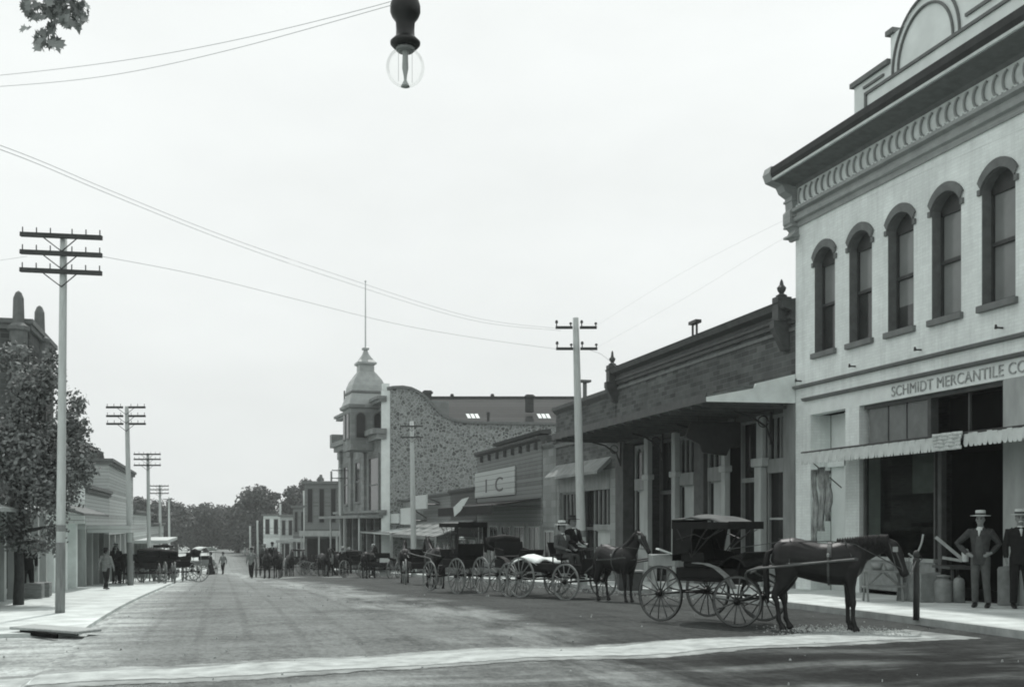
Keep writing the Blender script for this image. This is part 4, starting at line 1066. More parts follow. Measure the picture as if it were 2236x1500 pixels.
far_block('white_awning_store', 612, 642, 1128, 168, 'low white store with broad awning right of the pale frame house', 'board_light', wins=2)
far_block('far_grey_store', 640, 668, 1108, 150, 'small grey store next to the two storey store', 'board_grey', wins=2)
far_block('shed_behind_tower', 560, 578, 1160, 190, 'little far shed left of the pale frame house', 'board_grey', wins=1, dark=False)

# ------------------------------------------------------------------ left side of the street
LX = -5.2
def lbody(name, sa, sb, zt_, label, mat, depth=10, zl=2.6, wins=3, cor=.2, corn='hood', trim='shoplight', lowmat='board_light', wall=True, wf=(.2, .05)):
    gz = g((sa + sb) / 2)
    t = thing(name, (0, 0, 0), 0, label, 'building')
    mb = MB(); mb.box(LX - depth, LX, sa, sb, gz + zl, zt_); mb.build('wall', mat, t)
    mb = MB(); mb.box(LX - depth, LX - .3, sa + .02, sb - .02, gz - 1, gz + zl); mb.build('lower_wall', lowmat, t)
    if cor: mb = MB(); mb.box(LX - depth, LX + cor, sa - .1, sb + .05, zt_, zt_ + .14); mb.box(LX - depth, LX + cor * .6, sa - .05, sb, zt_ - .15, zt_); mb.build('cornice', corn, t)
    w = (sb - sa) / wins
    for i in range(wins):
        a = sa + w * i; b = a + w; mb = MB(); mb.box(LX - .3, LX, a + .003, a + w * .16, gz - 1, gz + zl); mb.build('post', trim, t)
        f = MB(); z0_ = gz + (.1 if i % 2 else .6); z1_ = gz + zl - .2
        f.box(LX - .3, LX - .22, a + w * wf[0], b - w * wf[1], z0_, z1_); o = f.build('door' if i % 2 else 'window', trim, t)
        p = MB(); p.box(LX - .22, LX - .2, a + w * (wf[0] + .06), b - w * (wf[1] + .05), z0_ + .15, z1_ - .1); p.build('pane', 'shopglass', o)
    return t, gz
tl, gl_ = lbody('corner_shop', 24.5, 33.3, 2.3, 'low pale shop behind the big street tree at the left edge', 'board_light', zl=2.3, wins=5)
mb = MB(); mb.prism([(LX, 2.1), (LX + .7, 1.95), (LX + .7, 2.03), (LX, 2.25)], 'y', 24.5, 33.4); mb.build('porch_roof', 'board_light', tl)
tp, gp = lbody('pinnacled_building', 33.45, 38.2, 7.3, 'tall grey brick building with pinnacles rising behind the street tree', 'dbrick', zl=2.8, wins=3, depth=14, cor=.12)
for px, py, py0 in ((53, 636, 690), (98, 668, 745)):
    L_ = LX + .1 if px > 60 else LX - .1
    s_ = S(px, L_); x_, y_ = L_ - .15, s_; sc_ = F / Zd(px, L_)
    z1_ = zat(py, Zd(px, L_)); z0_ = z1_ - 1.5
    mb = MB(); mb.lathe(x_, y_, [(.24, z0_ - 1.2), (.24, z0_ + .35), (.3, z0_ + .4), (.3, z0_ + .5), (.16, z0_ + .6), (.14, z0_ + 1.3), (.08, z0_ + 1.45), (.02, z1_)], 8); mb.build('pinnacle', 'hood', tp)
mb = MB(); mb.box(LX, LX + .05, 33.8, 37.8, 6.35, 6.5); mb.box(LX, LX + .05, 34.2, 35.4, 4.8, 5.9); mb.box(LX, LX + .05, 36.2, 37.4, 4.8, 5.9); mb.build('panel_band', 'roof_dark', tp)
tw, gw = lbody('white_shop', 38.3, 46.8, 3.55, 'white one storey shop with tall front beyond the street tree', 'board_white', zl=2.4, wins=3, wf=(.42, .28), lowmat='board_white', trim='white_paint')
mb = MB(); mb.prism([(LX, 2.2), (LX + .9, 1.95), (LX + .9, 2.03), (LX, 2.35)], 'y', 38.4, 46.7); mb.build('porch_roof', 'hood', tw)
tg, gg = lbody('grey_shop', 46.9, 56.5, 3.1, 'grey shop with long porch fascia next beyond the white shop', 'board_light', zl=2.5, wins=4, lowmat='board_grey')
mb = MB(); mb.box(LX + .02, LX + 1.7, 47.2, 56.2, gg + 2.35, gg + 2.65); mb.build('porch_roof', 'board_light', tg)
tb, gb = lbody('tall_roofed_store', 56.6, 72, 4.7, 'taller grey store with chimneyed roof behind the second pole', 'board_light', zl=2.6, wins=5, lowmat='board_dark')
mb = MB(); zr_ = 5.2
mb.prism([(57.0, 4.8), (71.5, 4.8), (69.5, 5.9), (59, 5.9)], 'x', LX - 9.5, LX - 1.5); mb.box(LX - 3.2, LX - 2.7, 61, 61.5, 5.8, 6.7); mb.build('roof', 'slate', tb)
tq, gq = lbody('far_porch_store', 72.2, 90, 2.4, 'far low store with pale porch beyond the tall roofed store', 'board_light', zl=2.5, wins=5, lowmat='board_dark')
mb = MB(); mb.box(LX + .02, LX + 2.0, 72.5, 89.5, gq + 2.5, gq + 2.7); mb.build('porch_roof', 'board_light', tq)
tr_, gr_ = lbody('far_white_store', 90.3, 110, 1.6, 'farthest left hand store, pale and low under the trees', 'board_light', zl=2.5, wins=4, lowmat='board_dark')
# ------------------------------------------------------------------ poles and wires
def pole(zc, base, top, r0, r1, label, arms=(), span=1.6, dark=None, band=None, pins=3, tilt=0.0, name='utility_pole', group=None, insul=False, gap=0.0, mat='pole_white'):
    xb, yb = at(base[0], zc); xt, yt = at(top[0], zc)
    zb = g(yb) - .1 if base[1] is None else g(yb) - .02; zt_ = zat(top[1], zc)
    t = thing(name, (xb, yb, zb), -PHI, label, 'utility pole', group)
    xt -= xb; yt -= yb
    lx = xt * math.cos(PHI) - yt * math.sin(PHI); h = zt_ - zb
    P = lambda f: (lx * f, 0, h * f); rr = lambda f: r0 + (r1 - r0) * f
    segs = [(0, 1, mat)]
    if dark:
        f1 = (zat(dark, zc) - zb) / h; segs = [(0, f1, 'pole_dark'), (f1, 1, mat)]
    for i, (a, b, m_) in enumerate(segs):
        mb = MB(); n_ = 8; mb.loft([(*P(a + (b - a) * k / n_), rr(a + (b - a) * k / n_)) for k in range(n_ + 1)], 12)
        mb.build('shaft' if m_ != 'pole_dark' else 'tarred_foot', m_, t, smooth=True)
    if band:
        f0, f1 = [(zat(q, zc) - zb) / h for q in band]
        mb = MB(); mb.loft([(*P(f0), rr(f0) + .008), (*P(f1), rr(f1) + .008)], 12); mb.build('painted_band', 'pole_dark', t)
    for ay in arms:
        f = (zat(ay, zc) - zb) / h; c = P(f); th = .1
        mb = MB()
        for s_ in (-1, 1):
            a = (c[0] + s_ * gap, -r1 - .05, c[2] - tilt * s_ * gap); b = (c[0] + s_ * span / 2, -r1 - .05, c[2] - tilt * s_ * span / 2)
            mb.obox(a, b, .09, .085)
        if gap == 0: pass
        am = mb.build('cross_arm', 'arm', t)
        for s_ in (-1, 1):
            for k in range(pins):
                mb = MB()
                q = (.28 + .72 * k / max(1, pins - 1)) * span / 2 * .95 if pins > 1 else span / 2 * .8
                x = c[0] + s_ * q; z0_ = c[2] - tilt * s_ * q + .04
                if insul:
                    hh = .2 if (k + (s_ > 0)) % 2 else .13
                    mb.loft([(x, -r1 - .05, z0_, .018), (x, -r1 - .05, z0_ + hh * .5, .02), (x, -r1 - .05, z0_ + hh * .55, .05), (x, -r1 - .05, z0_ + hh * .8, .045), (x, -r1 - .05, z0_ + hh, .03)], 8)
                else: mb.cyl((x, -r1 - .05, z0_), (x, -r1 - .05, z0_ + .11), .012, n=5)
                mb.build('insulator', 'arm', am)
        mb = MB()
        if not insul:
            for s_ in (-1, 1): mb.tube([(c[0] + s_ * .34, -r1 - .07, c[2] - .04), (c[0], -r1 - .03, c[2] - .3)], .012, 5)
            mb.build('brace', 'iron', am)
    return t
pole(22.0, (131, 0), (139, 517), .095, .068, 'nearest tall white pole with three dark cross arms and tarred foot on the left sidewalk', (519, 557, 596), 1.62, dark=1184, band=(1160, 1146), tilt=.045, insul=False)
pole(45.8, (285, 0), (277, 887), .125, .085, 'second left pole with three short cross arms, tarred foot, near the parked carts', (890, 909, 926), 1.62, dark=1184, gap=.12)
pole(66.5, (326, 0), (323, 989), .13, .09, 'third left pole down the street with three dark arms', (992, 1003, 1016), 1.62)
pole(95, (351, 0), (349, 1058), .15, .1, 'fourth left pole with three arms before the dark trees', (1061, 1069, 1077), 1.62)
pole(135, (370, 0), (369, 1085), .16, .1, 'faint farthest left pole against the trees', (1090,), 1.4)
pole(36.4, (1272, 0), (1257, 694), .17, .1, 'tall white pole with two arms and glass insulators before the brick block', (717, 763), 1.36, band=(1172, 1158), pins=2, insul=True, gap=.12)
pole(68, (904, 0), (899, 920), .19, .12, 'white pole rising before the rubble stone wall, dark arms near its top', (931, 955), 1.4, pins=2)
pole(108, (745, 0), (743, 1022), .2, .13, 'pole standing at the left edge of the domed tower building', (1027, 1044), 1.6, pins=2)
pole(150, (666, 0), (664, 1071), .2, .15, 'plain white pole in front of the two storey grey store')
for px, py, zc, lab in ((612, 1100, 170, 'thin far pole before the white awning store'), (562, 1136, 180, 'short pale far post right of the pair'), (546, 1148, 185, 'short far post in the middle of three'), (534, 1150, 190, 'short far post, leftmost of the row at the street end')):
    pole(zc, (px + 1, 0), (px, py), .17, .15, lab, name='street_pole')
def spline(pts, n=10):
    out = []
    for i in range(len(pts) - 1):
        p0, p1, p2, p3 = [Vector(pts[max(0, min(len(pts) - 1, i + d))]) for d in (-1, 0, 1, 2)]
        for k in range(n):
            t = k / n
            out.append(.5 * ((2 * p1) + (-p0 + p2) * t + (2 * p0 - 5 * p1 + 4 * p2 - p3) * t * t + (-p0 + 3 * p1 - 3 * p2 + p3) * t ** 3))
    out.append(Vector(pts[-1])); return out
def wire(label, pts, r=.006):
    w = []
    for q in spline(pts, 8):
        x, y = at(q[0], q[2]); w.append((x, y, zat(q[1], q[2])))
    mb = MB(); mb.tube(w, r * .8, 5); o = mb.build('overhead_wire', 'wire', smooth=True); tag(o, label, 'wire'); return o
wire('upper of two wires sagging from the hanging lamp to the left', [(-260, 185, 9), (20, 163, 8), (300, 128, 7.3), (560, 78, 6.6), (840, 8, 6), (884, -12, 6)], .0022)
wire('lower of two wires sagging from the hanging lamp to the left', [(-260, 200, 9), (20, 188, 8), (260, 162, 7.3), (520, 105, 6.6), (820, 22, 6), (868, 8, 6)], .0022)
wire('long wire crossing the sky from upper left down to the two arm pole', [(-300, 215, 11), (20, 325, 14), (240, 416, 18), (480, 512, 22), (720, 595, 27), (1020, 690, 33), (1225, 718, 36.3)], .0055)
wire('second long wire just under the first across the middle sky', [(-300, 224, 11), (20, 334, 14), (240, 425, 18), (480, 521, 22), (720, 605, 27), (1020, 697, 33), (1225, 722, 36.4)], .0055)
wire('wire from the nearest left pole across to the two arm pole', [(222, 560, 22), (420, 598, 24.5), (640, 652, 28), (860, 706, 31), (1040, 738, 33.5), (1222, 763, 36.3)], .0065)
wire('wire running off the left edge from the nearest left pole', [(-200, 570, 18), (-60, 574, 20), (60, 560, 22)], .004)
wire('faint wire rising from the two arm pole across the white store front', [(1296, 715, 36.3), (1500, 590, 28), (1740, 468, 20), (2000, 350, 15), (2330, 190, 11)], .0022)
wire('faint lower wire across the arched windows of the white store', [(1296, 763, 36.3), (1500, 648, 28), (1740, 505, 20), (2000, 384, 15), (2330, 240, 11)], .0022)
wire('thin line from the two arm pole towards the brick block cornice', [(1290, 765, 36.3), (1315, 775, 38), (1345, 800, 42)], .008)

# ------------------------------------------------------------------ hanging street lamp, close overhead
lx, ly = at(885, 6.0); k6 = 6.0 / F
t = thing('hanging_lamp', (lx, ly, zat(190, 6.0)), 0, 'black socketed street lamp with clear glass bulb hanging overhead', 'street lamp')
zl_ = lambda py: zat(py, 6.0) - zat(190, 6.0)
mb = MB(); mb.lathe(0, 0, [(.004, zl_(-70)), (.02, zl_(-70)), (.05, zl_(-50)), (.055, zl_(-20)), (28 * k6, zl_(-2)), (33 * k6, zl_(14)), (33 * k6, zl_(28)), (29 * k6, zl_(38)), (21 * k6, zl_(49)), (20 * k6, zl_(66)), (20.5 * k6, zl_(80)), (26 * k6, zl_(86)), (33 * k6, zl_(93)), (32.5 * k6, zl_(98)), (27 * k6, zl_(104)), (10 * k6, zl_(104))][::-1], 32)
mb.build('socket', 'porcelain', t, smooth=True)
prof = []
for i in range(21):
    a = math.pi * (i / 20) * .86
    prof.append((max(.002, 42 * k6 * math.sin(a)), zl_(148 + 43 * math.cos(a))))
prof.append((22 * k6, zl_(104)))
mb = MB(); mb.lathe(0, 0, prof, 32); mb.build('bulb', 'bulb', t, smooth=True)
mb = MB(); mb.lathe(0, 0, [(9 * k6, zl_(104)), (9 * k6, zl_(112)), (6 * k6, zl_(120)), (7 * k6, zl_(150)), (4 * k6, zl_(165)), (3 * k6, zl_(176)), (8 * k6, zl_(186)), (10 * k6, zl_(190))][::-1], 16); mb.build('glass_stem', 'shoplight', t, smooth=True)
mb = MB()
for s_ in (-1, 1): mb.tube([(s_ * 15 * k6, 0, zl_(106)), (s_ * 15 * k6, 0, zl_(180))], .0012, 5)
mb.build('filament_wire', 'wire', t)
mb = MB(); mb.lathe(0, 0, [(20 * k6, zl_(104)), (21 * k6, zl_(110)), (17 * k6, zl_(114)), (12 * k6, zl_(114))][::-1], 20); mb.build('bulb_collar', 'zinc', t, smooth=True)
mb = MB(); mb.tube([(0, 0, zl_(-70)), (0, 0, zl_(-520))], .006); mb.build('hanger', 'iron', t)
mb = MB(); x2, y2 = at(-1700, 8); x3, y3 = at(3900, 12); ztop_ = zat(190, 6) + zl_(-520)
mb.tube([(x2, y2, ztop_ + .5), (lx, ly, ztop_), (x3, y3, ztop_ + .8)], .006); o = mb.build('span_wire', 'wire'); tag(o, 'span wire that carries the hanging lamp over the crossing', 'wire')

# ------------------------------------------------------------------ trees
def leaves(mb, blobs, n, size, rr, flat=.6, surf=.55):
    vols = [b[3] * b[4] * b[5] for b in blobs]; tot = sum(vols)
    for _ in range(n):
        q = rr.random() * tot; i = 0
        while q > vols[i]: q -= vols[i]; i += 1
        cx, cy, cz, ax, ay, az = blobs[i]
        v = Vector((rr.gauss(0, 1), rr.gauss(0, 1), rr.gauss(0, 1))).normalized()
        f = surf + (1 - surf) * rr.random() if rr.random() < .8 else rr.random()
        f *= rr.uniform(.86, 1.12)
        p = Vector((cx + v.x * ax * f, cy + v.y * ay * f, cz + v.z * az * f))
        s = size * rr.uniform(.6, 1.3)
        nrm = (v * .7 + Vector((rr.uniform(-1, 1), rr.uniform(-1, 1), rr.uniform(-.3, 1)))).normalized()
        a = nrm.cross(Vector((rr.uniform(-1, 1), rr.uniform(-1, 1), rr.uniform(-1, 1)))).normalized(); b = nrm.cross(a)
        mb.add([p - a * s * .5, p + b * s * .32, p + a * s * .55 + nrm * s * .1, p - b * s * .32], [(0, 1, 2, 3)])
def limb(mb, p, q, r0, r1, rr, n=6, wob=.12):
    p, q = Vector(p), Vector(q); L_ = (q - p).length; pts = []
    for i in range(n + 1):
        f = i / n; w = p.lerp(q, f)
        if 0 < i < n: w += Vector((rr.uniform(-1, 1), rr.uniform(-1, 1), rr.uniform(-.5, .5))) * wob * L_ / n
        pts.append((*w, r0 + (r1 - r0) * f))
    mb.loft(pts, 7)
def tree(name, px, pybase, zc, crown, label, n, size, mat, rr, trunk_r=.2, group=None, wob=.3, surf=.5):
    """crown: list of (px, py, rx_px, ry_px, dz, rz_m)"""
    x0, y0 = at(px, zc); gz = g(y0)
    t = thing(name, (x0, y0, gz), 0, label, 'tree', group)
    blobs = []
    for (bx, by, brx, bry, dz, rz_) in crown:
        X_, Y_ = at(bx, zc + dz); blobs.append((X_ - x0, Y_ - y0, zat(by, zc + dz) - gz, brx / F * zc, rz_, bry / F * zc))
    mb = MB(); top = max(b[2] for b in blobs)
    limb(mb, (0, 0, -.2), (blobs[0][0] * .3, blobs[0][1] * .3, top * .45), trunk_r, trunk_r * .6, rr)
    for b in blobs: limb(mb, (blobs[0][0] * .2, blobs[0][1] * .2, min(top * .4, b[2])), (b[0], b[1], b[2] + b[5] * .4), trunk_r * .5, trunk_r * .12, rr, 5)
    mb.build('trunk', 'bark', t, smooth=True)
    mb = MB(); leaves(mb, blobs, n, size, rr, surf=surf); mb.build('crown', mat, t, fix=False)
    return t
rr = random.Random(11)
street_crown = [(70, 1000, 75, 110, 0, 1.1), (60, 850, 45, 75, 0, .9), (110, 830, 36, 60, .5, .8), (150, 930, 45, 90, .3, .9), (165, 1010, 48, 60, -.2, .8), (120, 1080, 60, 70, -.3, .9), (40, 1110, 45, 75, .2, .9), (45, 930, 45, 95, 0, .9), (110, 780, 26, 26, .4, .5), (55, 775, 24, 28, .2, .5), (-20, 980, 50, 110, 0, 1.0), (170, 880, 24, 30, .2, .5), (120, 1160, 34, 30, 0, .6), (30, 1170, 40, 40, 0, .6), (192, 985, 30, 26, 0, .45), (185, 1030, 28, 36, 0, .5), (178, 940, 28, 36, 0, .5), (100, 1060, 70, 60, 0, 1.0), (80, 1190, 60, 30, 0, .6), (20, 780, 28, 40, 0, .6)]
tree('street_tree', 40, 1300, 25.5, street_crown, 'large leafy street tree behind the nearest three armed pole', 15000, .105, 'leaf', rr, .13, surf=.2)
far = [
 (300, 150, [(300, 1115, 26, 32, 0, 3), (285, 1140, 26, 40, 0, 3), (318, 1145, 25, 38, 0, 3)], 'tree rising behind the roofed store at the left'),
 (342, 190, [(342, 1120, 26, 34, 0, 4), (335, 1160, 30, 40, 0, 4), (362, 1150, 24, 42, 0, 4)], 'tree between the third and fourth left poles'),
 (385, 205, [(383, 1118, 26, 26, 0, 4), (375, 1160, 34, 48, 0, 4), (404, 1156, 26, 44, 0, 4), (372, 1100, 12, 12, 0, 2)], 'tree just right of the fourth left pole'),
 (418, 225, [(418, 1130, 30, 30, 0, 4), (425, 1165, 36, 42, 0, 4), (400, 1140, 20, 28, 0, 3)], 'low rounded tree left of the street end'),
 (452, 210, [(450, 1122, 30, 26, 0, 4), (445, 1165, 34, 42, 0, 4), (470, 1150, 26, 40, 0, 4), (438, 1110, 10, 10, 0, 2)], 'broad tree closing the end of the street'),
 (487, 235, [(486, 1128, 28, 28, 0, 4), (492, 1165, 34, 44, 0, 4), (474, 1112, 10, 9, 0, 2)], 'tree just right of the street end'),
 (520, 205, [(518, 1126, 24, 26, 0, 4), (520, 1166, 30, 40, 0, 4), (505, 1120, 12, 14, 0, 2)], 'small tree left of the great domed oak'),
 (560, 190, [(558, 1085, 40, 26, 0, 4), (585, 1100, 30, 20, 0, 3), (540, 1104, 28, 20, 0, 3), (600, 1082, 18, 9, 0, 2), (566, 1130, 42, 34, 0, 4), (590, 1150, 36, 40, 0, 4), (548, 1160, 34, 40, 0, 4), (570, 1070, 18, 11, 0, 2)], 'tall domed oak standing above the far trees'),
 (640, 195, [(640, 1082, 22, 22, 0, 4), (628, 1108, 22, 22, 0, 3), (650, 1110, 28, 40, 0, 4), (630, 1140, 26, 36, 0, 4)], 'dark tree left of the tallest treetop'),
 (668, 200, [(668, 1060, 16, 17, 0, 3), (660, 1085, 22, 24, 0, 3), (680, 1090, 26, 30, 0, 3), (672, 1120, 34, 50, 0, 3)], 'treetop rising behind the two storey store'),
 (698, 205, [(699, 1047, 7, 7, 0, 1.5), (700, 1062, 14, 14, 0, 2), (704, 1090, 22, 30, 0, 3)], 'round topped small tree right of the taller treetop'),
]
for i, (px, zc, cr, lab) in enumerate(far):
    tree('broadleaf_tree', px, 1215, zc, cr, lab, 2600 + 500 * len(cr), .62, 'leaf_far', random.Random(50 + i), .4, 'trees at the far end of the street', surf=.4)
# far wood that closes the view
mb = MB(); rr = random.Random(77); blobs = []
for i in range(46):
    px = 150 + i * 24 + rr.uniform(-8, 8); zc = rr.uniform(255, 300); x, y = at(px, zc); gz = g(y); ztp = zat(rr.uniform(1113, 1132), zc)
    blobs.append((x, y, (gz + ztp) / 2, 4.5, 4, (ztp - gz) / 2)); blobs.append((x + 2, y - 3, gz + 2.5, 4.5, 4, 3.2))
leaves(mb, blobs, 24000, 1.0, rr, surf=.4); o = mb.build('distant_wood', 'leaf_far', fix=False); o['kind'] = 'stuff'; o['label'] = 'dark far wood closing the end of the street'
# overhanging branch of the tree just outside the frame at upper left
rr = random.Random(5); zc0 = 7.0; x0, y0 = at(-900, 8.5)
t = thing('overhanging_tree', (x0, y0, 0), 0, 'leafy branch tip hanging into the top left corner', 'tree')
def rel(px, py, zc): x, y = at(px, zc); return (x - x0, y - y0, zat(py, zc))
mb = MB(); limb(mb, (0, 0, -.1), (0.1, 0.1, 3.6), .17, .12, rr, 6, .08)
limb(mb, (0.1, 0.1, 3.5), rel(-300, -420, 7.6), .11, .06, rr); limb(mb, rel(-300, -420, 7.6), rel(110, -150, 7.0), .06, .02, rr)
limb(mb, (0.1, 0.1, 3.4), (-1.5, 1.0, 5.5), .1, .04, rr); limb(mb, (0.1, 0.1, 3.4), (-.5, -1.5, 5.4), .1, .04, rr)
limb(mb, rel(110, -150, 7), rel(120, 20, 7), .016, .007, rr, 6, .1); limb(mb, rel(120, 0, 7), rel(105, 90, 7), .007, .003, rr, 5, .1); limb(mb, rel(110, -150, 7), rel(170, 0, 7), .012, .005, rr, 5, .1)
mb.build('trunk', 'bark', t, smooth=True)
mb = MB()
def leaf5(mb, c, s, rr):
    nrm = Vector((rr.uniform(-1, 1), rr.uniform(-1, 1) - .2, rr.uniform(-.4, .8))).normalized()
    a = nrm.cross(Vector((rr.uniform(-1, 1), rr.uniform(-1, 1), rr.uniform(-1, 1)))).normalized(); b = nrm.cross(a); c = Vector(c)
    prof = [(0, -.5), (.16, -.2), (.42, -.3), (.3, 0), (.55, .12), (.28, .2), (.2, .34), (0, .62), (-.2, .34), (-.28, .2), (-.55, .12), (-.3, 0), (-.42, -.3), (-.16, -.2)]
    vs = [c] + [c + a * x * s + b * y * s + nrm * s * .12 * abs(x) for x, y in prof]
    n = len(prof); mb.add(vs, [(0, 1 + i, 1 + (i + 1) % n) for i in range(n)])
for (ax, ay, rx_, ry_, n_) in ((105, 8, 58, 34, 120), (150, 25, 36, 24, 50), (70, 28, 14, 16, 10), (182, 14, 10, 9, 7), (185, 34, 12, 12, 8), (172, 52, 9, 12, 6), (120, 55, 12, 10, 8), (88, 90, 12, 22, 22), (118, 96, 16, 16, 16), (100, 68, 14, 10, 8), (148, 45, 20, 12, 16), (110, -45, 75, 40, 90), (-60, -220, 160, 90, 200), (-320, -420, 150, 120, 260), (-650, -600, 300, 160, 500), (-900, -900, 400, 200, 600), (49, 60, 3, 5, 1), (66, 60, 5, 5, 1)):
    for _ in range(n_):
        a = rr.random() * 6.283; f = math.sqrt(rr.random()); leaf5(mb, rel(ax + rx_ * f * math.cos(a), ay + ry_ * f * math.sin(a), 7 + rr.uniform(-.15, .15)), rr.uniform(.045, .075) if ay > -100 else .12, rr)
mb.build('leaves', 'leaf_near', t, fix=False)

# ------------------------------------------------------------------ horses
def make_horse(label, coat, pose='low', harness=True, stride=0.045, voxel=.018, legs_vox=True):
    t = thing('horse', (0, 0, 0), 0, label, 'horse')
    b = MB()
    b.loft([(-.80, 0, 1.20, .08, .08), (-.76, 0, 1.19, .19, .17), (-.66, 0, 1.20, .27, .24), (-.50, 0, 1.19, .315, .27), (-.30, 0, 1.15, .31, .265), (-.08, 0, 1.10, .315, .275), (.14, 0, 1.075, .335, .285), (.32, 0, 1.09, .36, .26), (.46, 0, 1.11, .33, .225), (.58, 0, 1.10, .25, .18), (.66, 0, 1.07, .13, .11)], 20)
    if pose == 'low':
        nk = [(.34, 0, 1.20, .27, .13), (.56, 0, 1.28, .21, .11), (.75, 0, 1.345, .165, .092), (.90, 0, 1.385, .135, .08), (1.01, 0, 1.40, .115, .078)]
        hd = [(.97, 0, 1.46, .06, .06), (1.03, 0, 1.38, .125, .088), (1.10, 0, 1.26, .130, .088), (1.17, 0, 1.12, .092, .064), (1.22, 0, 1.00, .070, .054), (1.255, 0, .92, .072, .058), (1.27, 0, .885, .048, .042)]
        ear = (.98, 1.48)
    else:
        nk = [(.36, 0, 1.20, .28, .13), (.55, 0, 1.36, .23, .115), (.70, 0, 1.52, .18, .095), (.80, 0, 1.66, .145, .08), (.86, 0, 1.74, .11, .075)]
        hd = [(.80, 0, 1.80, .05, .055), (.88, 0, 1.74, .115, .085), (.99, 0, 1.64, .12, .085), (1.11, 0, 1.50, .088, .062), (1.20, 0, 1.38, .068, .052), (1.255, 0, 1.31, .07, .055), (1.27, 0, 1.28, .045, .04)]
        ear = (.80, 1.83)
    b.loft(nk, 16); b.loft(hd, 14)
    # hindquarters, shoulders, legs
    for s_ in (-1, 1):
        y = s_ * .135; d = stride * s_
        b.loft([(-.50, y * .95, 1.28, .21, .12), (-.55, y, 1.10, .235, .135), (-.55 + d * .3, y, .92, .185, .12), (-.60 + d * .6, y, .75, .115, .08), (-.68 + d * .8, y, .62, .075, .052), (-.70 + d, y, .54, .062, .046), (-.66 + d, y, .44, .044, .036), (-.64 + d, y, .28, .037, .032), (-.635 + d, y, .17, .046, .04), (-.60 + d, y, .10, .040, .037), (-.575 + d, y, .055, .056, .052), (-.56 + d, y, .0, .068, .060)], 12)
        d = -d
        b.loft([(.40, y * .8, 1.25, .20, .09), (.44, y * .95, 1.02, .17, .11), (.42 + d * .2, y, .86, .115, .085), (.42 + d * .5, y, .70, .075, .062), (.43 + d * .8, y, .53, .056, .050), (.435 + d * .9, y, .46, .056, .050), (.43 + d, y, .38, .040, .036), (.43 + d, y, .24, .035, .031), (.435 + d, y, .155, .045, .040), (.46 + d, y, .09, .038, .036), (.475 + d, y, .05, .056, .052), (.485 + d, y, .0, .068, .060)], 12)
        b.loft([(ear[0], s_ * .045, ear[1] - .06, .03, .028), (ear[0] + .015, s_ * .06, ear[1] + .03, .03, .02), (ear[0] + .02, s_ * .062, ear[1] + .11, .006, .006)], 8)
    fuse('body', b, coat, voxel, t, 3)
    m_ = MB()
    n_ = 26; last = nk[-1]
    for i in range(n_):
        f = i / (n_ - 1); j = min(len(nk) - 2, int(f * (len(nk) - 1))); u_ = f * (len(nk) - 1) - j
        a0, a1 = Vector(nk[j][:3]), Vector(nk[j + 1][:3]); tt = (a1 - a0).normalized(); up = Vector((-tt.z, 0, tt.x))
        c = a0.lerp(a1, u_) + up * (nk[j][3] * (1 - u_) + nk[j + 1][3] * u_)
        m_.loft([(c.x, 0, c.z - .03, .04, .02), (c.x - .01, -.02, c.z + .004, .04, .018), (c.x - .015, -.07 - .006 * (i % 3), c.z - .05, .036, .014), (c.x - .02, -.098, c.z - .13 - .02 * ((i * 7) % 4), .02, .008)], 6)
    hx = ear[0] + .04
    m_.loft([(hx - .05, 0, ear[1] - .02, .04, .03), (hx + .03, 0, ear[1] - .06, .035, .035), (hx + .11, 0, ear[1] - .17, .01, .015)], 8)
    m_.build('mane', 'mane', t, smooth=True)
    tl = MB(); 
    for k in range(7):
        o_ = (k - 3) * .02
        tl.loft([(-.77, o_ * .4, 1.30, .03, .03), (-.86, o_ * .8, 1.24, .045, .035), (-.90, o_, 1.05, .045, .035), (-.89, o_ * 1.4, .8, .045, .03), (-.87, o_ * 1.6, .58 - .02 * (k % 3), .03, .02), (-.86, o_ * 1.6, .45 - .03 * (k % 2), .006, .006)], 7)
    tl.build('tail', 'mane', t, smooth=True)
    ey = MB(); e0 = hd[2]
    for s_ in (-1, 1): ey.loft([(e0[0] + .0, s_ * .07, e0[2] + .05, .001), (e0[0] + .0, s_ * .076, e0[2] + .05, .017), (e0[0], s_ * .088, e0[2] + .05, .008)], 8)
    ey.build('eye', 'iron', t)
    if harness:
        h_ = MB()
        def hoop(x, zc, ra, rb, w=.035, tilt=0.0, a0=0, a1=6.2832):
            n = 22; pts = []
            for k in range(n + 1):
                a = a0 + (a1 - a0) * k / n; pts.append((x + tilt * math.sin(a) * ra, rb * math.cos(a), zc + ra * math.sin(a)))
            for p, q in zip(pts, pts[1:]): h_.obox(p, q, .012, w, up=(1, 0, 0))
        hoop(.10, 1.08, .345, .295)
        hoop(.12, 1.11, .325, .297, .06, 0, .25, 2.9)
        for s_ in (-1, 1):
            h_.obox((.50, s_ * .22, 1.17), (.1, s_ * .298, 1.12), .012, .04)       # breast collar
            h_.obox((.50, s_ * .22, 1.17), (.665, s_ * .10, 1.12), .012, .045); h_.obox((.665, s_ * .10, 1.12), (.68, 0, 1.12), .012, .045)
            h_.obox((.45, s_ * .215, 1.2), (.34, s_ * .1, 1.47), .010, .025)
            h_.obox((.1, s_ * .298, 1.12), (-.5, s_ * .285, 1.08), .010, .03); h_.obox((-.5, s_ * .285, 1.08), (-.78, s_ * .15, 1.06), .010, .03)
            h_.obox((-.5, s_ * .285, 1.08), (-.5, s_ * .12, 1.505), .010, .022)
            h_.obox((hd[2][0], s_ * .09, hd[2][2] + .08), (hd[4][0], s_ * .058, hd[4][2] + .02), .008, .018)
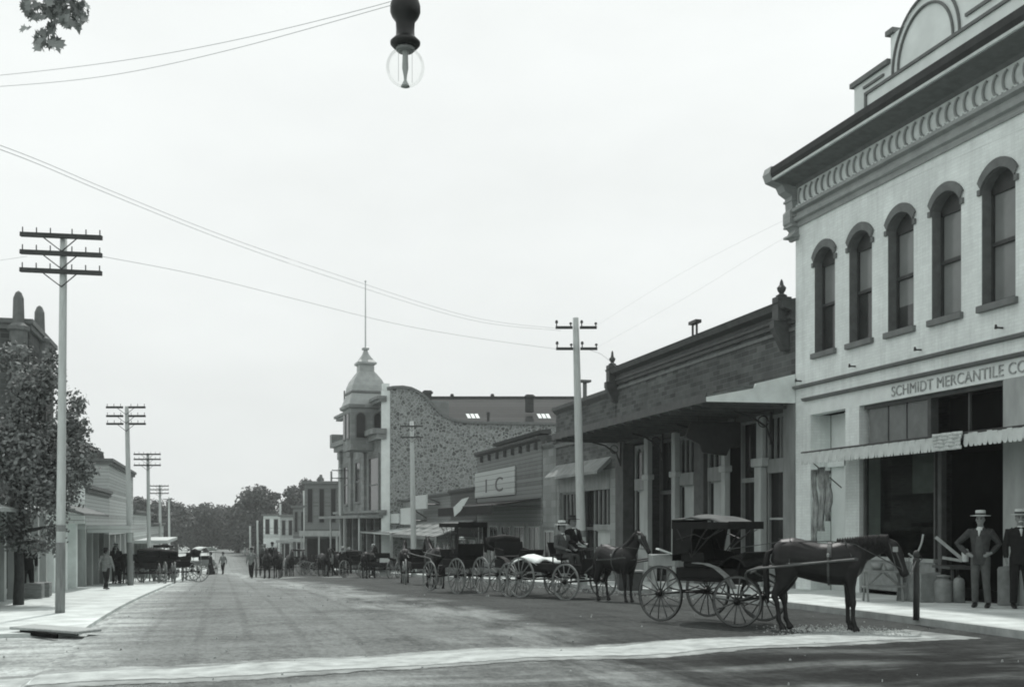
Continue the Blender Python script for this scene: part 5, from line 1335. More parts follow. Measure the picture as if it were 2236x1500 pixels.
            h_.obox((hd[2][0] - .06, s_ * .088, hd[2][2] + .1), (hd[3][0] - .06, s_ * .06, hd[3][2] - .06), .008, .016)
            h_.obox((ear[0] + .01, s_ * .06, ear[1] - .04), (hd[2][0] - .06, s_ * .088, hd[2][2] + .1), .008, .018)
            # reins
            h_.tube([(hd[4][0], s_ * .065, hd[4][2]), (.5, s_ * .16, 1.44 if pose != 'low' else 1.40), (.1, s_ * .13, 1.44), (-.7, s_ * .16, 1.42), (-1.5, s_ * .12, 1.3)], .007, 5)
        h_.obox((-.7, 0, 1.475), (.1, 0, 1.43), .03, .010)
        ring = [(hd[4][0] + .09 * 0, .055 * math.cos(a), hd[4][2] + .066 * math.sin(a)) for a in [k * .52 for k in range(13)]]
        h_.tube(ring, .008, 5)
        h = h_.build('harness', 'strap', t)
        for s_ in (-1, 1):
            br = MB()
            br.lathe(.1, s_ * .30, [(.001, 1.18), (.022, 1.2), (.022, 1.24), (.001, 1.26)], 8)
            br.box(hd[2][0] - .03, hd[2][0] + .05, s_ * .092 - .004, s_ * .092 + .004, hd[2][2] + .02, hd[2][2] + .1)
            br.lathe(-.5, s_ * .29, [(.001, 1.07), (.016, 1.085), (.001, 1.1)], 8)
            br.build('buckle', 'brass', h)
    return t
# ------------------------------------------------------------------ wheels and vehicles
def make_wheel(r, n=12, mat='wheelwood', pm='iron', thick=.03):
    """one wheel in the XZ plane, hub at origin, width along Y"""
    hub = MB(); hub.loft([(0, -.11, 0, .028), (0, -.08, 0, .034), (0, -.05, 0, .055), (0, .05, 0, .055), (0, .08, 0, .036), (0, .09, 0, .03)], 12)
    sp_ = MB()
    for k in range(n):
        a = 2 * math.pi * k / n; c, s_ = math.cos(a), math.sin(a)
        sp_.loft([(c * .04, 0, s_ * .04, .017, .017), (c * r * .5, -.012, s_ * r * .5, .013, .012), (c * (r - .03), 0, s_ * (r - .03), .012, .011)], 6)
    rim = MB(); vs = []; fs = []; m_ = 48
    for (rad, y) in ((r - .012, -thick / 2), (r - .012, thick / 2), (r - .045, thick / 2 * .8), (r - .045, -thick / 2 * .8)):
        for k in range(m_): a = 2 * math.pi * k / m_; vs.append((rad * math.cos(a), y, rad * math.sin(a)))
    for j in range(4):
        for k in range(m_): fs.append((j * m_ + k, j * m_ + (k + 1) % m_, ((j + 1) % 4) * m_ + (k + 1) % m_, ((j + 1) % 4) * m_ + k))
    rim.add(vs, fs)
    tyre = MB(); vs = []
    for (rad, y) in ((r, -thick / 2 - .002), (r, thick / 2 + .002), (r - .012, thick / 2 + .002), (r - .012, -thick / 2 - .002)):
        for k in range(m_): a = 2 * math.pi * k / m_; vs.append((rad * math.cos(a), y, rad * math.sin(a)))
    tyre.add(vs, fs)
    return hub, sp_, rim, tyre
def put_wheel(parent, x, y, r, n, mat, yawd=0.0, tyremat='zinc'):
    hub, sp_, rim, tyre = make_wheel(r, n)
    w = sp_.build('wheel', mat, parent, smooth=True); w.location = (x, y, r); w.rotation_euler = (0, rnd.uniform(0, 1), yawd)
    hub.build('hub', 'carriage', w, smooth=True); rim.build('rim', mat, w); tyre.build('tyre', tyremat, w)
    return w
def make_buggy(label, top='up', mat='wheelwood', rr_=.50, rf=.44, tyremat='zinc', tr=1.42, wb=1.5, steer=0.0, roofz=1.88, shafts=True, tcloth='topcloth', shaftlen=2.3):
    t = thing('buggy', (0, 0, 0), 0, label, 'carriage'); hb = wb / 2
    for s_ in (-1, 1): put_wheel(t, -hb, s_ * tr / 2, rr_, 14, mat, 0, tyremat)
    for s_ in (-1, 1): put_wheel(t, hb - s_ * tr / 2 * math.sin(steer), s_ * tr / 2 * math.cos(steer), rf, 12, mat, steer, tyremat)
    a = MB(); a.cyl((-hb, -tr / 2 + .05, rr_), (-hb, tr / 2 - .05, rr_), .022, n=8)
    cs, sn = math.cos(steer), math.sin(steer)
    a.cyl((hb + sn * tr / 2 * .95, -cs * tr / 2 * .95, rf), (hb - sn * tr / 2 * .95, cs * tr / 2 * .95, rf), .022, n=8)
    a.cyl((-hb, 0, rr_), (hb, 0, rf + .06), .018, n=6)
    for x, zz_, st in ((-hb, rr_, 0), (hb, rf, steer)):
        for dz, sg in ((.03, 1), (.21, -1)):
            pts = [(x - math.sin(st) * .42 * f, math.cos(st) * .42 * f, zz_ + dz + sg * .0 + (1 - f * f) * .06 * (-sg) + (.06 if sg > 0 else 0)) for f in [k / 5 - 1 for k in range(11)]]
            a.tube(pts, .014, 5)
    a.build('running_gear', 'carriage', t)
    bz = rr_ + .22
    b = MB(); b.box(-.62, .72, -.36, .36, bz, bz + .05); b.box(-.62, .72, -.36, -.33, bz + .05, bz + .24); b.box(-.62, .72, .33, .36, bz + .05, bz + .24); b.box(-.62, -.59, -.33, .33, bz + .05, bz + .24); b.box(.69, .72, -.33, .33, bz + .05, bz + .24)
    b.build('body', 'carriage', t, bevel=.012)
    d = MB(); d.prism([(.70, bz + .2), (.86, bz + .52), (.84, bz + .53), (.67, bz + .22)], 'y', -.37, .37); d.build('dashboard', 'leather', t)
    s = MB(); s.box(-.42, .12, -.42, .42, bz + .24, bz + .34); s.build('seat', 'leather', t, bevel=.02)
    s = MB(); s.prism([(-.44, bz + .34), (-.34, bz + .34), (-.42, bz + .72), (-.50, bz + .72)], 'y', -.43, .43)
    for q in (-1, 1): s.prism([(-.42, bz + .34), (.08, bz + .34), (.05, bz + .5), (-.42, bz + .56)], 'y', q * .44 - .015, q * .44 + .015)
    s.build('backrest', 'leather', t)
    st = MB(); st.tube([(.5, -.40, bz + .02), (.5, -.55, bz - .18), (.62, -.55, bz - .18)], .012, 5); st.tube([(.5, .40, bz + .02), (.5, .55, bz - .18), (.62, .55, bz - .18)], .012, 5); st.build('step', 'iron', t)
    if top in ('up', 'flat'):
        r_ = MB(); nx, ny = 12, 8; x0_, x1_ = (-.58, .62); vs = []; fs = []
        for i in range(nx + 1):
            for j in range(ny + 1):
                fx = i / nx; fy = j / ny * 2 - 1; x = x0_ + (x1_ - x0_) * fx
                rise = .15 * math.sin(math.pi * min(1, fx * .8 + .16)) * (1 - .35 * fy * fy) if top == 'up' else .04 * (1 - fy * fy)
                z = roofz - .13 + rise - (.03 * fx if top == 'up' else 0) + .012 * math.cos(fx * math.pi * 6)
                vs.append((x, fy * .50, z))
        for i in range(nx):
            for j in range(ny): a_ = i * (ny + 1) + j; fs.append((a_, a_ + ny + 1, a_ + ny + 2, a_ + 1))
        r_.add(vs, fs); o = r_.build('top', tcloth, t, smooth=True, fix=False); sd_ = o.modifiers.new('s', 'SOLIDIFY'); sd_.thickness = .02
        v = MB(); vh = .13
        zl0 = roofz - .11
        for s_ in (-1, 1): v.box(-.58, .62, s_ * .5 - .008, s_ * .5 + .008, zl0 - vh, zl0 - .01)
        v.box(.61, .63, -.5, .5, zl0 - vh, zl0 + .0); v.box(-.6, -.58, -.5, .5, zl0 - vh, zl0 + .03); v.build('valance', 'leather', o)
        c = MB()
        c.prism([(-.6, bz + .35), (-.585, bz + .35), (-.57, zl0 - .02), (-.585, zl0 - .02)], 'y', -.49, .49)
        if top == 'up': c.build('back_curtain', 'leather', t)
        for s_ in (-1, 1):
            c = MB(); c.prism([(-.585, bz + .45), (-.22, bz + .5), (-.1, zl0 - .05), (-.575, zl0 - .05)] if top == 'up' else [(-.56, bz + .45), (-.42, bz + .45), (-.32, zl0 - .05), (-.575, zl0 - .05)], 'y', s_ * .495 - .006, s_ * .495 + .006); c.build('side_curtain', 'leather', t)
        bw = MB()
        for s_ in (-1, 1):
            base = (-.2, s_ * .45, bz + .42)
            for xt in (-.56, -.15, .25, .58): bw.tube([base, ((base[0] + xt) / 2, s_ * .5, (base[2] + zl0) / 2 + .02), (xt, s_ * .49, zl0 - .02)], .011, 5)
            bw.tube([(-.5, s_ * .5, zl0 - .32), (-.1, s_ * .51, zl0 - .22), (.12, s_ * .5, zl0 - .3), (.5, s_ * .5, zl0 - .14)], .009, 5)
        bw.build('top_bows', 'iron', t)
    elif top == 'folded':
        f_ = MB()
        for k in range(4): f_.tube([(-.5 - .1 * k, -.46, bz + .5), (-.75 - .05 * k, -.46, bz + .62 + .06 * k), (-.75 - .05 * k, .46, bz + .62 + .06 * k), (-.5 - .1 * k, .46, bz + .5)], .05, 7)
        f_.loft([(-.72, -.48, bz + .7, .16, .12), (-.74, 0, bz + .74, .19, .15), (-.72, .48, bz + .7, .16, .12)], 12)
        f_.build('folded_top', 'leather', t, smooth=True)
    for s_ in (-1, 1):
        fd = MB()
        pts = [(-.05, s_ * .56, bz + .33), (.2, s_ * .58, bz + .32), (.42, s_ * .58, bz + .26), (.62, s_ * .58, bz + .13), (.78, s_ * .58, bz - .08)]
        for p, q in zip(pts, pts[1:]): fd.obox(p, q, .16, .012)
        fd.build('fender', 'wheelpale' if top == 'up' else 'leather', t)
    if shafts:
        sh = MB()
        for s_ in (-1, 1):
            ex = hb; L1 = shaftlen
            pts = [(ex, s_ * .5, rf + .08), (ex + .35, s_ * .38, rf + .28), (ex + .7, s_ * .34, .98), (ex + L1 * .75, s_ * .33, 1.06), (ex + L1, s_ * .28, 1.12)]
            sh.tube([(ex + (p[0] - ex) * cs - p[1] * sn, p[1] * cs + (p[0] - ex) * sn, p[2]) for p in pts], .02, 6)
        pts = [(hb + .38, -.4, rf + .3), (hb + .38, .4, rf + .3)]
        sh.tube([(hb + (p[0] - hb) * cs - p[1] * sn, p[1] * cs + (p[0] - hb) * sn, p[2]) for p in pts], .02, 6)
        sh.build('shafts', 'wheelwood', t)
    return t
def make_wagon(label, mat='wheelwood', L_=2.3, boxh=.22, seat=True, canopy=False, shaft=True, tyremat='zinc', r_=.52, body='carriage'):
    t = thing('wagon', (0, 0, 0), 0, label, 'wagon'); tr = 1.4; hb = L_ / 2 - .35
    for s_ in (-1, 1): put_wheel(t, -hb, s_ * tr / 2, r_, 14, mat, 0, tyremat); put_wheel(t, hb, s_ * tr / 2, r_ * .88, 12, mat, 0, tyremat)
    a = MB(); a.cyl((-hb, -.66, r_), (-hb, .66, r_), .025, n=8); a.cyl((hb, -.66, r_ * .88), (hb, .66, r_ * .88), .025, n=8); a.cyl((-hb, 0, r_), (hb, 0, r_), .02, n=6)
    for x in (-hb, hb):
        for s_ in (-1, 1): a.loft([(x - .25, s_ * .36, r_ + .1, .02), (x, s_ * .36, r_ + .04, .04), (x + .25, s_ * .36, r_ + .1, .02)], 6)
    a.build('running_gear', 'carriage', t)
    z = r_ + .14
    b = MB(); b.box(-L_ / 2, L_ / 2, -.48, .48, z, z + .05)
    for s_ in (-1, 1): b.box(-L_ / 2, L_ / 2, s_ * .48 - .015, s_ * .48 + .015, z + .05, z + .05 + boxh)
    b.box(-L_ / 2, -L_ / 2 + .03, -.46, .46, z + .05, z + .05 + boxh); b.box(L_ / 2 - .03, L_ / 2, -.46, .46, z + .05, z + .2 + boxh)
    b.build('body', body, t, bevel=.01)
    if seat:
        s = MB(); s.box(.05, .42, -.46, .46, z + .42, z + .48); s.prism([(.02, z + .48), (.06, z + .48), (-.03, z + .76), (-.07, z + .76)], 'y', -.46, .46)
        for q in (-1, 1): s.tube([(.08, q * .4, z + .2), (.08, q * .4, z + .44)], .02, 5); s.tube([(.38, q * .4, z + .2), (.38, q * .4, z + .44)], .02, 5)
        s.build('seat', 'leather', t)
    if canopy:
        c = MB(); vs = []; fs = []
        for i in range(9):
            a_ = math.pi * i / 8
            for x in (-L_ / 2 - .1, L_ / 2 + .1): vs.append((x, .62 * math.cos(a_), z + 1.15 + .28 * math.sin(a_)))
        for i in range(8): fs.append((2 * i, 2 * i + 1, 2 * i + 3, 2 * i + 2))
        c.add(vs, fs); o = c.build('canopy', 'canvas', t, smooth=True, fix=False); s_ = o.modifiers.new('s', 'SOLIDIFY'); s_.thickness = .02
        for x in (-L_ / 2 + .05, L_ / 2 - .05):
            for q in (-1, 1): p = MB(); p.tube([(x, q * .5, z + .1), (x, q * .6, z + 1.16)], .018, 5); p.build('canopy_post', 'shoplight', t)
    if shaft:
        sh = MB()
        for q in (-1, 1): sh.tube([(hb, q * .4, r_ * .88), (hb + .6, q * .36, .85), (hb + 2.4, q * .33, 1.1)], .022, 6)
        sh.build('shafts', 'wheelwood', t)
    return t
def setz(o, x, y, dz=0): o.location = (x, y, g(y) + dz)

HOR = {}
h1 = make_horse('dark bay horse in harness standing side on at the iron hitching post', 'horse_dark', 'low')
x, y = at(1796, 17.75); h1.location = (x, y, -.03); h1.rotation_euler = (0, 0, yaw(-19)); h1.scale = (1.0, 1.0, 1.0)
bg = make_buggy('covered black buggy with a rounded dusty top hitched to the bay horse', 'up', 'wheelwood', .49, .43, 'carriage', 1.36, 1.42, R(16), 1.86, shafts=False)
x, y = at(1565, 19.25); bg.location = (x, y, -.02); bg.rotation_euler = (0, 0, yaw(-47))
# shafts from the buggy's front axle to the horse
bm4 = Matrix.Translation(bg.location) @ Matrix.Rotation(bg.rotation_euler.z, 4, 'Z'); hm4 = Matrix.Translation(h1.location) @ Matrix.Rotation(h1.rotation_euler.z, 4, 'Z'); inv = bm4.inverted()
sh = MB()
for s_ in (-1, 1):
    pts = [Vector((.75, s_ * .45, .5)), Vector((.95, s_ * .42, .66)), inv @ hm4 @ Vector((-1.15, s_ * .36, .95)), inv @ hm4 @ Vector((-.6, s_ * .35, 1.04)), inv @ hm4 @ Vector((.1, s_ * .335, 1.12)), inv @ hm4 @ Vector((.5, s_ * .29, 1.16))]
    sh.tube([tuple(p) for p in spline(pts, 6)], .019, 6)
pa_, pb_ = inv @ hm4 @ Vector((-1.1, -.35, .93)), inv @ hm4 @ Vector((-1.1, .35, .93)); sh.tube([tuple(pa_), tuple(pb_)], .02, 6)
sh.build('shafts', 'wheelwood', bg)
# lap robe heaped over the dashboard
mb = MB(); rr = random.Random(3); vs = []; fs = []
for i in range(9):
    for j in range(9):
        u_, v_ = i / 8, j / 8
        vs.append((.30 + .62 * u_, -.42 + .84 * v_, 1.02 + .22 * math.sin(u_ * math.pi * .9) - .05 * u_ - .12 * abs(v_ - .5) + .02 * rr.uniform(-1, 1)))
for i in range(8):
    for j in range(8): a_ = i * 9 + j; fs.append((a_, a_ + 9, a_ + 10, a_ + 1))
mb.add(vs, fs); o = mb.build('lap_robe', 'leather', smooth=True, fix=False); s_ = o.modifiers.new('s', 'SOLIDIFY'); s_.thickness = .025
o.location = bg.location; o.rotation_euler = bg.rotation_euler; tag(o, 'dark lap robe heaped over the dashboard of the covered buggy', 'blanket')
# hitching post
x, y = at(2001, 18.75); t = thing('hitching_post', (x, y, .1), 0, 'slim dark iron hitching post at the right hand kerb', 'hitching post')
mb = MB(); mb.lathe(0, 0, [(.055, -.05), (.052, .5), (.048, .92), (.062, .94), (.062, .98), (.03, 1.02)], 12); mb.build('shaft', 'post', t, smooth=True)
mb = MB(); mb.lathe(0, 0, [(.03, 1.0), (.055, 1.04), (.055, 1.09), (.03, 1.13), (.005, 1.14)], 12); mb.tube([(.05, 0, 1.06), (.1, 0, 1.03), (.11, 0, .98), (.06, 0, .95)], .008, 5); mb.build('ring_cap', 'post', t, smooth=True)
# tie rope
hw = hm4 @ Vector((1.24, 0, 1.0)); mb = MB(); mb.tube([tuple(hw), tuple((hw + Vector((x, y, 1.0))) / 2 - Vector((0, 0, .15))), (x, y, 1.08)], .01, 5); o = mb.build('tie_rope', 'strap'); tag(o, 'short tie rope from the bay horse to the hitching post', 'rope')

# ---- second rig
h2 = make_horse('black horse turned three quarters towards the street, harnessed to the spring wagon', 'horse_black', 'up', voxel=.024)
x, y = at(1348, 25.9); h2.location = (x, y, g(y)); h2.rotation_euler = (0, 0, yaw(-56)); h2.scale = (.9,) * 3
wg = make_wagon('black spring wagon with two seated riders behind the black horse', 'wheelpale', 2.3, .18, tyremat='wheelpale', body='carriage')
x, y = at(1226, 28.2); wg.location = (x, y, g(y)); wg.rotation_euler = (0, 0, yaw(-46))
mb = MB(); rr = random.Random(8); vs = []; fs = []
for i in range(9):
    for j in range(9):
        u_, v_ = i / 8, j / 8
        vs.append((-1.35 + .95 * u_, -.5 + 1.0 * v_, .88 + .20 * math.sin(u_ * math.pi * .8 + .3) + .05 * math.sin(v_ * 7) - .28 * abs(v_ - .5) ** 1.5 + .015 * rr.uniform(-1, 1)))
for i in range(8):
    for j in range(8): a_ = i * 9 + j; fs.append((a_, a_ + 9, a_ + 10, a_ + 1))
mb.add(vs, fs); o = mb.build('tarpaulin', 'white_paint', smooth=True, fix=False); s_ = o.modifiers.new('s', 'SOLIDIFY'); s_.thickness = .03
o.location = wg.location; o.rotation_euler = wg.rotation_euler; tag(o, 'white tarpaulin over the load at the back of the spring wagon', 'tarpaulin')
fb = make_buggy('buggy with folded down top parked just left of the spring wagon', 'folded', 'wheelpale', .52, .46, 'wheelpale', 1.42, 1.5, 0, 1.88, shafts=False)
x, y = at(1128, 30.5); fb.location = (x, y, g(y)); fb.rotation_euler = (0, 0, yaw(-60))
# ---- third rig : flat topped buggy facing away
b3 = make_buggy('flat topped black buggy with pale wheels before the dark awning', 'flat', 'wheelpale', .53, .46, 'wheelpale', 1.42, 1.7, 0, 2.2, shafts=True)
x, y = at(1012, 33.5); b3.location = (x, y, g(y)); b3.rotation_euler = (0, 0, yaw(122))
h3 = dup(h2, (0, 0, 0), 0, 'dark horse seen from behind in front of the flat topped buggy', .95); x, y = at(948, 38); setz(h3, x, y); h3.rotation_euler = (0, 0, yaw(112))
h4 = dup(h2, (0, 0, 0), 0, 'black horse seen end on, leftmost by the tall white street pole', 1.0); x, y = at(884, 48); setz(h4, x, y); h4.rotation_euler = (0, 0, yaw(96))
w4 = make_wagon('small pale wheeled cart behind the tall white pole', 'wheelpale', 1.9, .2, shaft=True, tyremat='wheelpale'); x, y = at(921, 44); setz(w4, x, y); w4.rotation_euler = (0, 0, yaw(100))
# ------------------------------------------------------------------ people
def make_person(label, pose='akimbo', coat='coat', trous='trous', hat='straw', brim=.19, vest=True, voxel=.014, fingers=False, skirt=False, legs=None, group=None):
    t = thing('person', (0, 0, 0), 0, label, 'person', group)
    seated = pose == 'seated'
    dz = 0
    hips = {s: Vector((0, s * .09, .93)) for s in (-1, 1)}
    if seated: knee = {s: Vector((.42, s * .12, .93)) for s in (-1, 1)}; ank = {s: Vector((.50, s * .12, .50)) for s in (-1, 1)}
    elif pose == 'walk': knee = {1: Vector((.16, .1, .52)), -1: Vector((-.04, -.1, .50))}; ank = {1: Vector((.26, .1, .09)), -1: Vector((-.26, -.1, .14))}
    else: knee = {1: Vector((.03, .115, .50)), -1: Vector((.0, -.105, .50))}; ank = {1: Vector((.02, .15, .08)), -1: Vector((-.04, -.11, .08))}
    sho = {s: Vector((0, s * .19, 1.43)) for s in (-1, 1)}
    if pose == 'akimbo':
        elb = {1: Vector((-.14, .33, 1.19)), -1: Vector((-.02, -.46, 1.20))}; wri = {1: Vector((.06, .21, 1.02)), -1: Vector((.08, -.23, 1.00))}; hnd = {1: Vector((.12, .13, .98)), -1: Vector((.13, -.13, .97))}
    elif seated:
        elb = {s: Vector((.05, s * .27, 1.17)) for s in (-1, 1)}; wri = {s: Vector((.30, s * .14, 1.10)) for s in (-1, 1)}; hnd = {s: Vector((.38, s * .11, 1.08)) for s in (-1, 1)}
    else:
        sw = .10 if pose == 'walk' else .0
        elb = {s: Vector((-.02 - sw * s, s * .25, 1.15)) for s in (-1, 1)}; wri = {s: Vector((.06 - sw * 1.6 * s, s * .25, .91)) for s in (-1, 1)}; hnd = {s: Vector((.08 - sw * 1.8 * s, s * .235, .80)) for s in (-1, 1)}
    V = lambda v, *r: (v.x, v.y, v.z, *r)
    b = MB()
    b.loft([(0, 0, .84, .08, .12), (0, 0, .93, .11, .155), (0, 0, 1.05, .10, .135), (0, 0, 1.2, .115, .15), (0, 0, 1.36, .115, .175), (0, 0, 1.45, .085, .15), (0, 0, 1.50, .06, .07), (.01, 0, 1.56, .055, .055), (.015, 0, 1.62, .055, .055)], 16)
    # head with jaw, nose, ears
    b.loft([(.03, 0, 1.535, .035, .03), (.035, 0, 1.56, .065, .05), (.02, 0, 1.61, .088, .068), (.01, 0, 1.66, .098, .077), (.005, 0, 1.71, .095, .075), (0, 0, 1.75, .065, .055), (0, 0, 1.77, .02, .02)], 16)
    b.loft([(.105, 0, 1.665, .008, .01), (.122, 0, 1.635, .014, .014), (.112, 0, 1.622, .010, .014)], 8)
    for s in (-1, 1):
        b.loft([(.01, s * .075, 1.62, .012, .008), (.005, s * .085, 1.645, .02, .010), (.0, s * .08, 1.67, .012, .008)], 8)
        b.loft([V((hips[s] + Vector((0, 0, .02))), .09, .09), V(hips[s].lerp(knee[s], .3), .085, .085), V(knee[s], .056, .056), V(knee[s].lerp(ank[s], .35), .055, .055), V(ank[s], .038, .038)], 12)
        b.loft([V(ank[s] + Vector((-.05, 0, -.03)), .04, .035), V(ank[s] + Vector((.02, 0, -.035)), .045, .04), V(ank[s] + Vector((.12, 0, -.05)), .03, .045), V(ank[s] + Vector((.17, 0, -.055)), .02, .03)], 10)
        b.loft([V(sho[s], .055, .055), V(sho[s].lerp(elb[s], .4), .048, .048), V(elb[s], .038, .038), V(elb[s].lerp(wri[s], .3), .04, .04), V(wri[s], .027, .027)], 10)
        d = (hnd[s] - wri[s]).normalized()
        up = Vector((1, 0, 0)) if pose != 'akimbo' else Vector((0, 0, 1))
        w_ = (up - d * up.dot(d)).normalized(); nn_ = d.cross(w_)
        pal = wri[s] + d * .05
        b.loft([V(wri[s], .026, .022), V(pal, .034, .022), V(pal + d * .04, .036, .020)], 8)
        for k in range(4):
            o_ = w_ * (.028 - .018 * k); L_ = (.062, .072, .068, .052)[k]
            b.loft([V(pal + d * .035 + o_, .010), V(pal + d * (.04 + L_ * .5) + o_ + nn_ * .006, .009), V(pal + d * (.035 + L_) + o_ + nn_ * .022, .0075)], 6)
        b.loft([V(pal + w_ * .028 - d * .02, .012), V(pal + w_ * .055 + d * .01, .010), V(pal + w_ * .058 + d * .04, .008)], 6)
    fuse('body', b, 'skin', voxel, t, 1)
    ey = MB()
    for s in (-1, 1): ey.loft([(.092, s * .032, 1.668, .002), (.100, s * .032, 1.668, .011), (.104, s * .032, 1.668, .003)], 8); ey.loft([(.098, s * .018, 1.688, .004), (.104, s * .034, 1.692, .005), (.09, s * .052, 1.686, .004)], 6)
    ey.build('eyes', 'black_cloth', t)
    if not vest and voxel < .012:
        mo = MB(); mo.loft([(.09, -.04, 1.592, .006, .006), (.104, -.018, 1.604, .011, .009), (.112, 0, 1.608, .010, .008), (.104, .018, 1.604, .011, .009), (.09, .04, 1.592, .006, .006)], 8); mo.build('moustache', 'shirt', t, smooth=True)
    hr = MB(); hr.loft([(-.02, 0, 1.60, .07, .06), (-.035, 0, 1.64, .085, .078), (-.03, 0, 1.70, .088, .082), (-.01, 0, 1.75, .07, .065)], 12); hr.build('hair', 'black_cloth', t, smooth=True)
    c = MB()
    c.loft([(0, 0, .80 if not seated else .90, .125, .185), (0, 0, .93, .135, .185), (0, 0, 1.06, .125, .165), (0, 0, 1.2, .14, .18), (0, 0, 1.36, .135, .2), (0, 0, 1.45, .095, .165), (0, 0, 1.50, .068, .085)], 18)
    for s in (-1, 1):
        c.loft([V(sho[s] + Vector((0, -s * .05, .0)), .075, .075), V(sho[s], .076, .076), V(sho[s].lerp(elb[s], .5), .066, .066), V(elb[s], .058, .058), V(elb[s].lerp(wri[s], .4), .056, .056), V(elb[s].lerp(wri[s], .93), .044, .044)], 12)
    fuse('coat', c, coat, max(voxel, .014), t, 2)
    if skirt:
        k = MB(); k.loft([(0, 0, 1.04, .12, .14), (0, 0, .9, .17, .2), (0, 0, .5, .26, .29), (0, 0, .04, .36, .38)], 20); k.build('skirt', trous, t, smooth=True)
    else:
        k = MB(); k.loft([(0, 0, .83, .11, .15), (0, 0, .95, .118, .165), (0, 0, 1.02, .11, .15)], 16)
        for s in (-1, 1): k.loft([V(hips[s] + Vector((0, 0, .03)), .105, .10), V(hips[s].lerp(knee[s], .35), .098, .095), V(knee[s], .078, .075), V(knee[s].lerp(ank[s], .5), .074, .07), V(knee[s].lerp(ank[s], .97), .066, .066)], 14)
        fuse('trousers', k, trous, max(voxel, .014), t, 2)
        bt = MB()
        for s in (-1, 1): bt.loft([V(ank[s] + Vector((-.075, 0, -.035)), .038, .035), V(ank[s] + Vector((-.02, 0, -.02)), .062, .046), V(ank[s] + Vector((.09, 0, -.042)), .04, .05), V(ank[s] + Vector((.17, 0, -.055)), .026, .042), V(ank[s] + Vector((.205, 0, -.06)), .012, .02)], 12)
        bt.build('shoes', 'boot', t, smooth=True)
    if vest:
        v = MB(); v.add([(.155, -.07, 1.43), (.150, .07, 1.43), (.155, .035, 1.30), (.158, .10, 1.0), (.15, .06, .93), (.15, -.06, .93), (.158, -.10, 1.0), (.155, -.035, 1.30)], [(0, 1, 2, 3, 4, 5, 6, 7)])
        v = MB(); v.loft([(.035, 0, .92, .105, .10), (.04, 0, 1.06, .10, .11), (.042, 0, 1.2, .112, .115), (.035, 0, 1.34, .112, .09)], 14); v.build('waistcoat', 'waist', t, smooth=True)
    sh_ = MB(); sh_.loft([(.055, 0, 1.33, .09, .02), (.05, 0, 1.42, .08, .035), (.02, 0, 1.475, .07, .064), (.015, 0, 1.515, .062, .060)], 12); sh_.build('shirt', 'shirt', t, smooth=True)
    tie = MB()
    for s in (-1, 1): tie.loft([(.09, 0, 1.475, .012, .01), (.098, s * .045, 1.478, .022, .012), (.095, s * .055, 1.477, .016, .008)], 8)
    tie.build('bow_tie', 'shirt' if vest else 'black_cloth', t)
    if hat:
        h = MB(); h.lathe(0, 0, [(.05, 1.722), (brim, 1.725), (brim + .002, 1.735), (.098, 1.742), (.095, 1.82), (.085, 1.835), (.01, 1.84)], 24); ho = h.build('hat', hat, t, smooth=False)
        h = MB(); h.lathe(0, 0, [(.094, 1.742), (.0995, 1.744), (.0985, 1.782), (.094, 1.784)], 24); h.build('hat_band', 'band', ho)
    return t
def face_cam(o, extra=0.0): o.rotation_euler = (0, 0, math.atan2(-o.location.y, -o.location.x) + extra)
pA = make_person('person in straw boater, grey waistcoat and open coat, hands on hips on the sidewalk', 'akimbo', voxel=.011)
x, y = at(2141, 21.2); pA.location = (x, y, .125 + g(y)); face_cam(pA, R(-12)); pA.scale = (1.0, .95, 1.02)
pB = make_person('person in dark suit and pale straw hat with white moustache at the right edge', 'stand', coat='black_cloth', trous='black_cloth', vest=False, brim=.17, voxel=.0115)
x, y = at(2228, 20.9); pB.location = (x, y, .125 + g(y)); face_cam(pB, R(8)); pB.scale = (1.03,) * 3
# wagon riders
s1p = make_person('upright rider with dark hat banded pale on the spring wagon seat', 'seated', hat='black_cloth', coat='black_cloth', trous='black_cloth', vest=False, voxel=.018)
wm = Matrix.Translation(wg.location) @ Matrix.Rotation(wg.rotation_euler.z, 4, 'Z')
def seat_on(o, m, lx_, ly_, lz, rz): p = m @ Vector((lx_, ly_, lz)); o.location = p; o.rotation_euler = (0, 0, rz)
seat_on(s1p, wm, .16, .24, .28, wg.rotation_euler.z)
s2p = make_person('rider in pale straw hat and grey coat beside the dark hatted rider', 'seated', hat='straw', coat='trous', trous='coat', vest=False, voxel=.018)
seat_on(s2p, wm, .22, -.22, .14, wg.rotation_euler.z)
# distant pedestrians and riders
def mini(src, px, zc, rz, label, scale=1.0, base=None, group=None):
    x, y = at(px, zc); c = copy_tree(src); c.location = (x, y, g(y) + (base or 0)); c.rotation_euler = (0, 0, rz); c['label'] = label; c.scale = (scale,) * 3
    if group: c['group'] = group
    return c
walker = make_person('person in pale shirt walking along the left kerb near the second pole', 'walk', coat='crate', trous='black_cloth', hat='black_cloth', vest=False, voxel=.018, group='people out in the street')
x, y = at(231, 38.0); walker.location = (x, y, g(y) + .035); walker.rotation_euler = (0, 0, yaw(80)); walker.scale = (.8,) * 3
lady = make_person('person in long dark skirt crossing at the far end of the street', 'stand', coat='black_cloth', trous='black_cloth', hat='black_cloth', vest=False, skirt=True, voxel=.02, group='people out in the street')
x, y = at(460, 88); lady.location = (x, y, g(y)); lady.rotation_euler = (0, 0, yaw(200))
gp_ = 'people out in the street'
mini(walker, 487, 90, yaw(260), 'person in white walking right of the long skirted one', 1.0, 0, gp_)['label'] = 'person in pale shirt and dark trousers right of the long skirted one'
mini(pB, 748, 73, yaw(250), 'person in dark clothes standing left of the tower building columns', 1.0, .12, gp_)
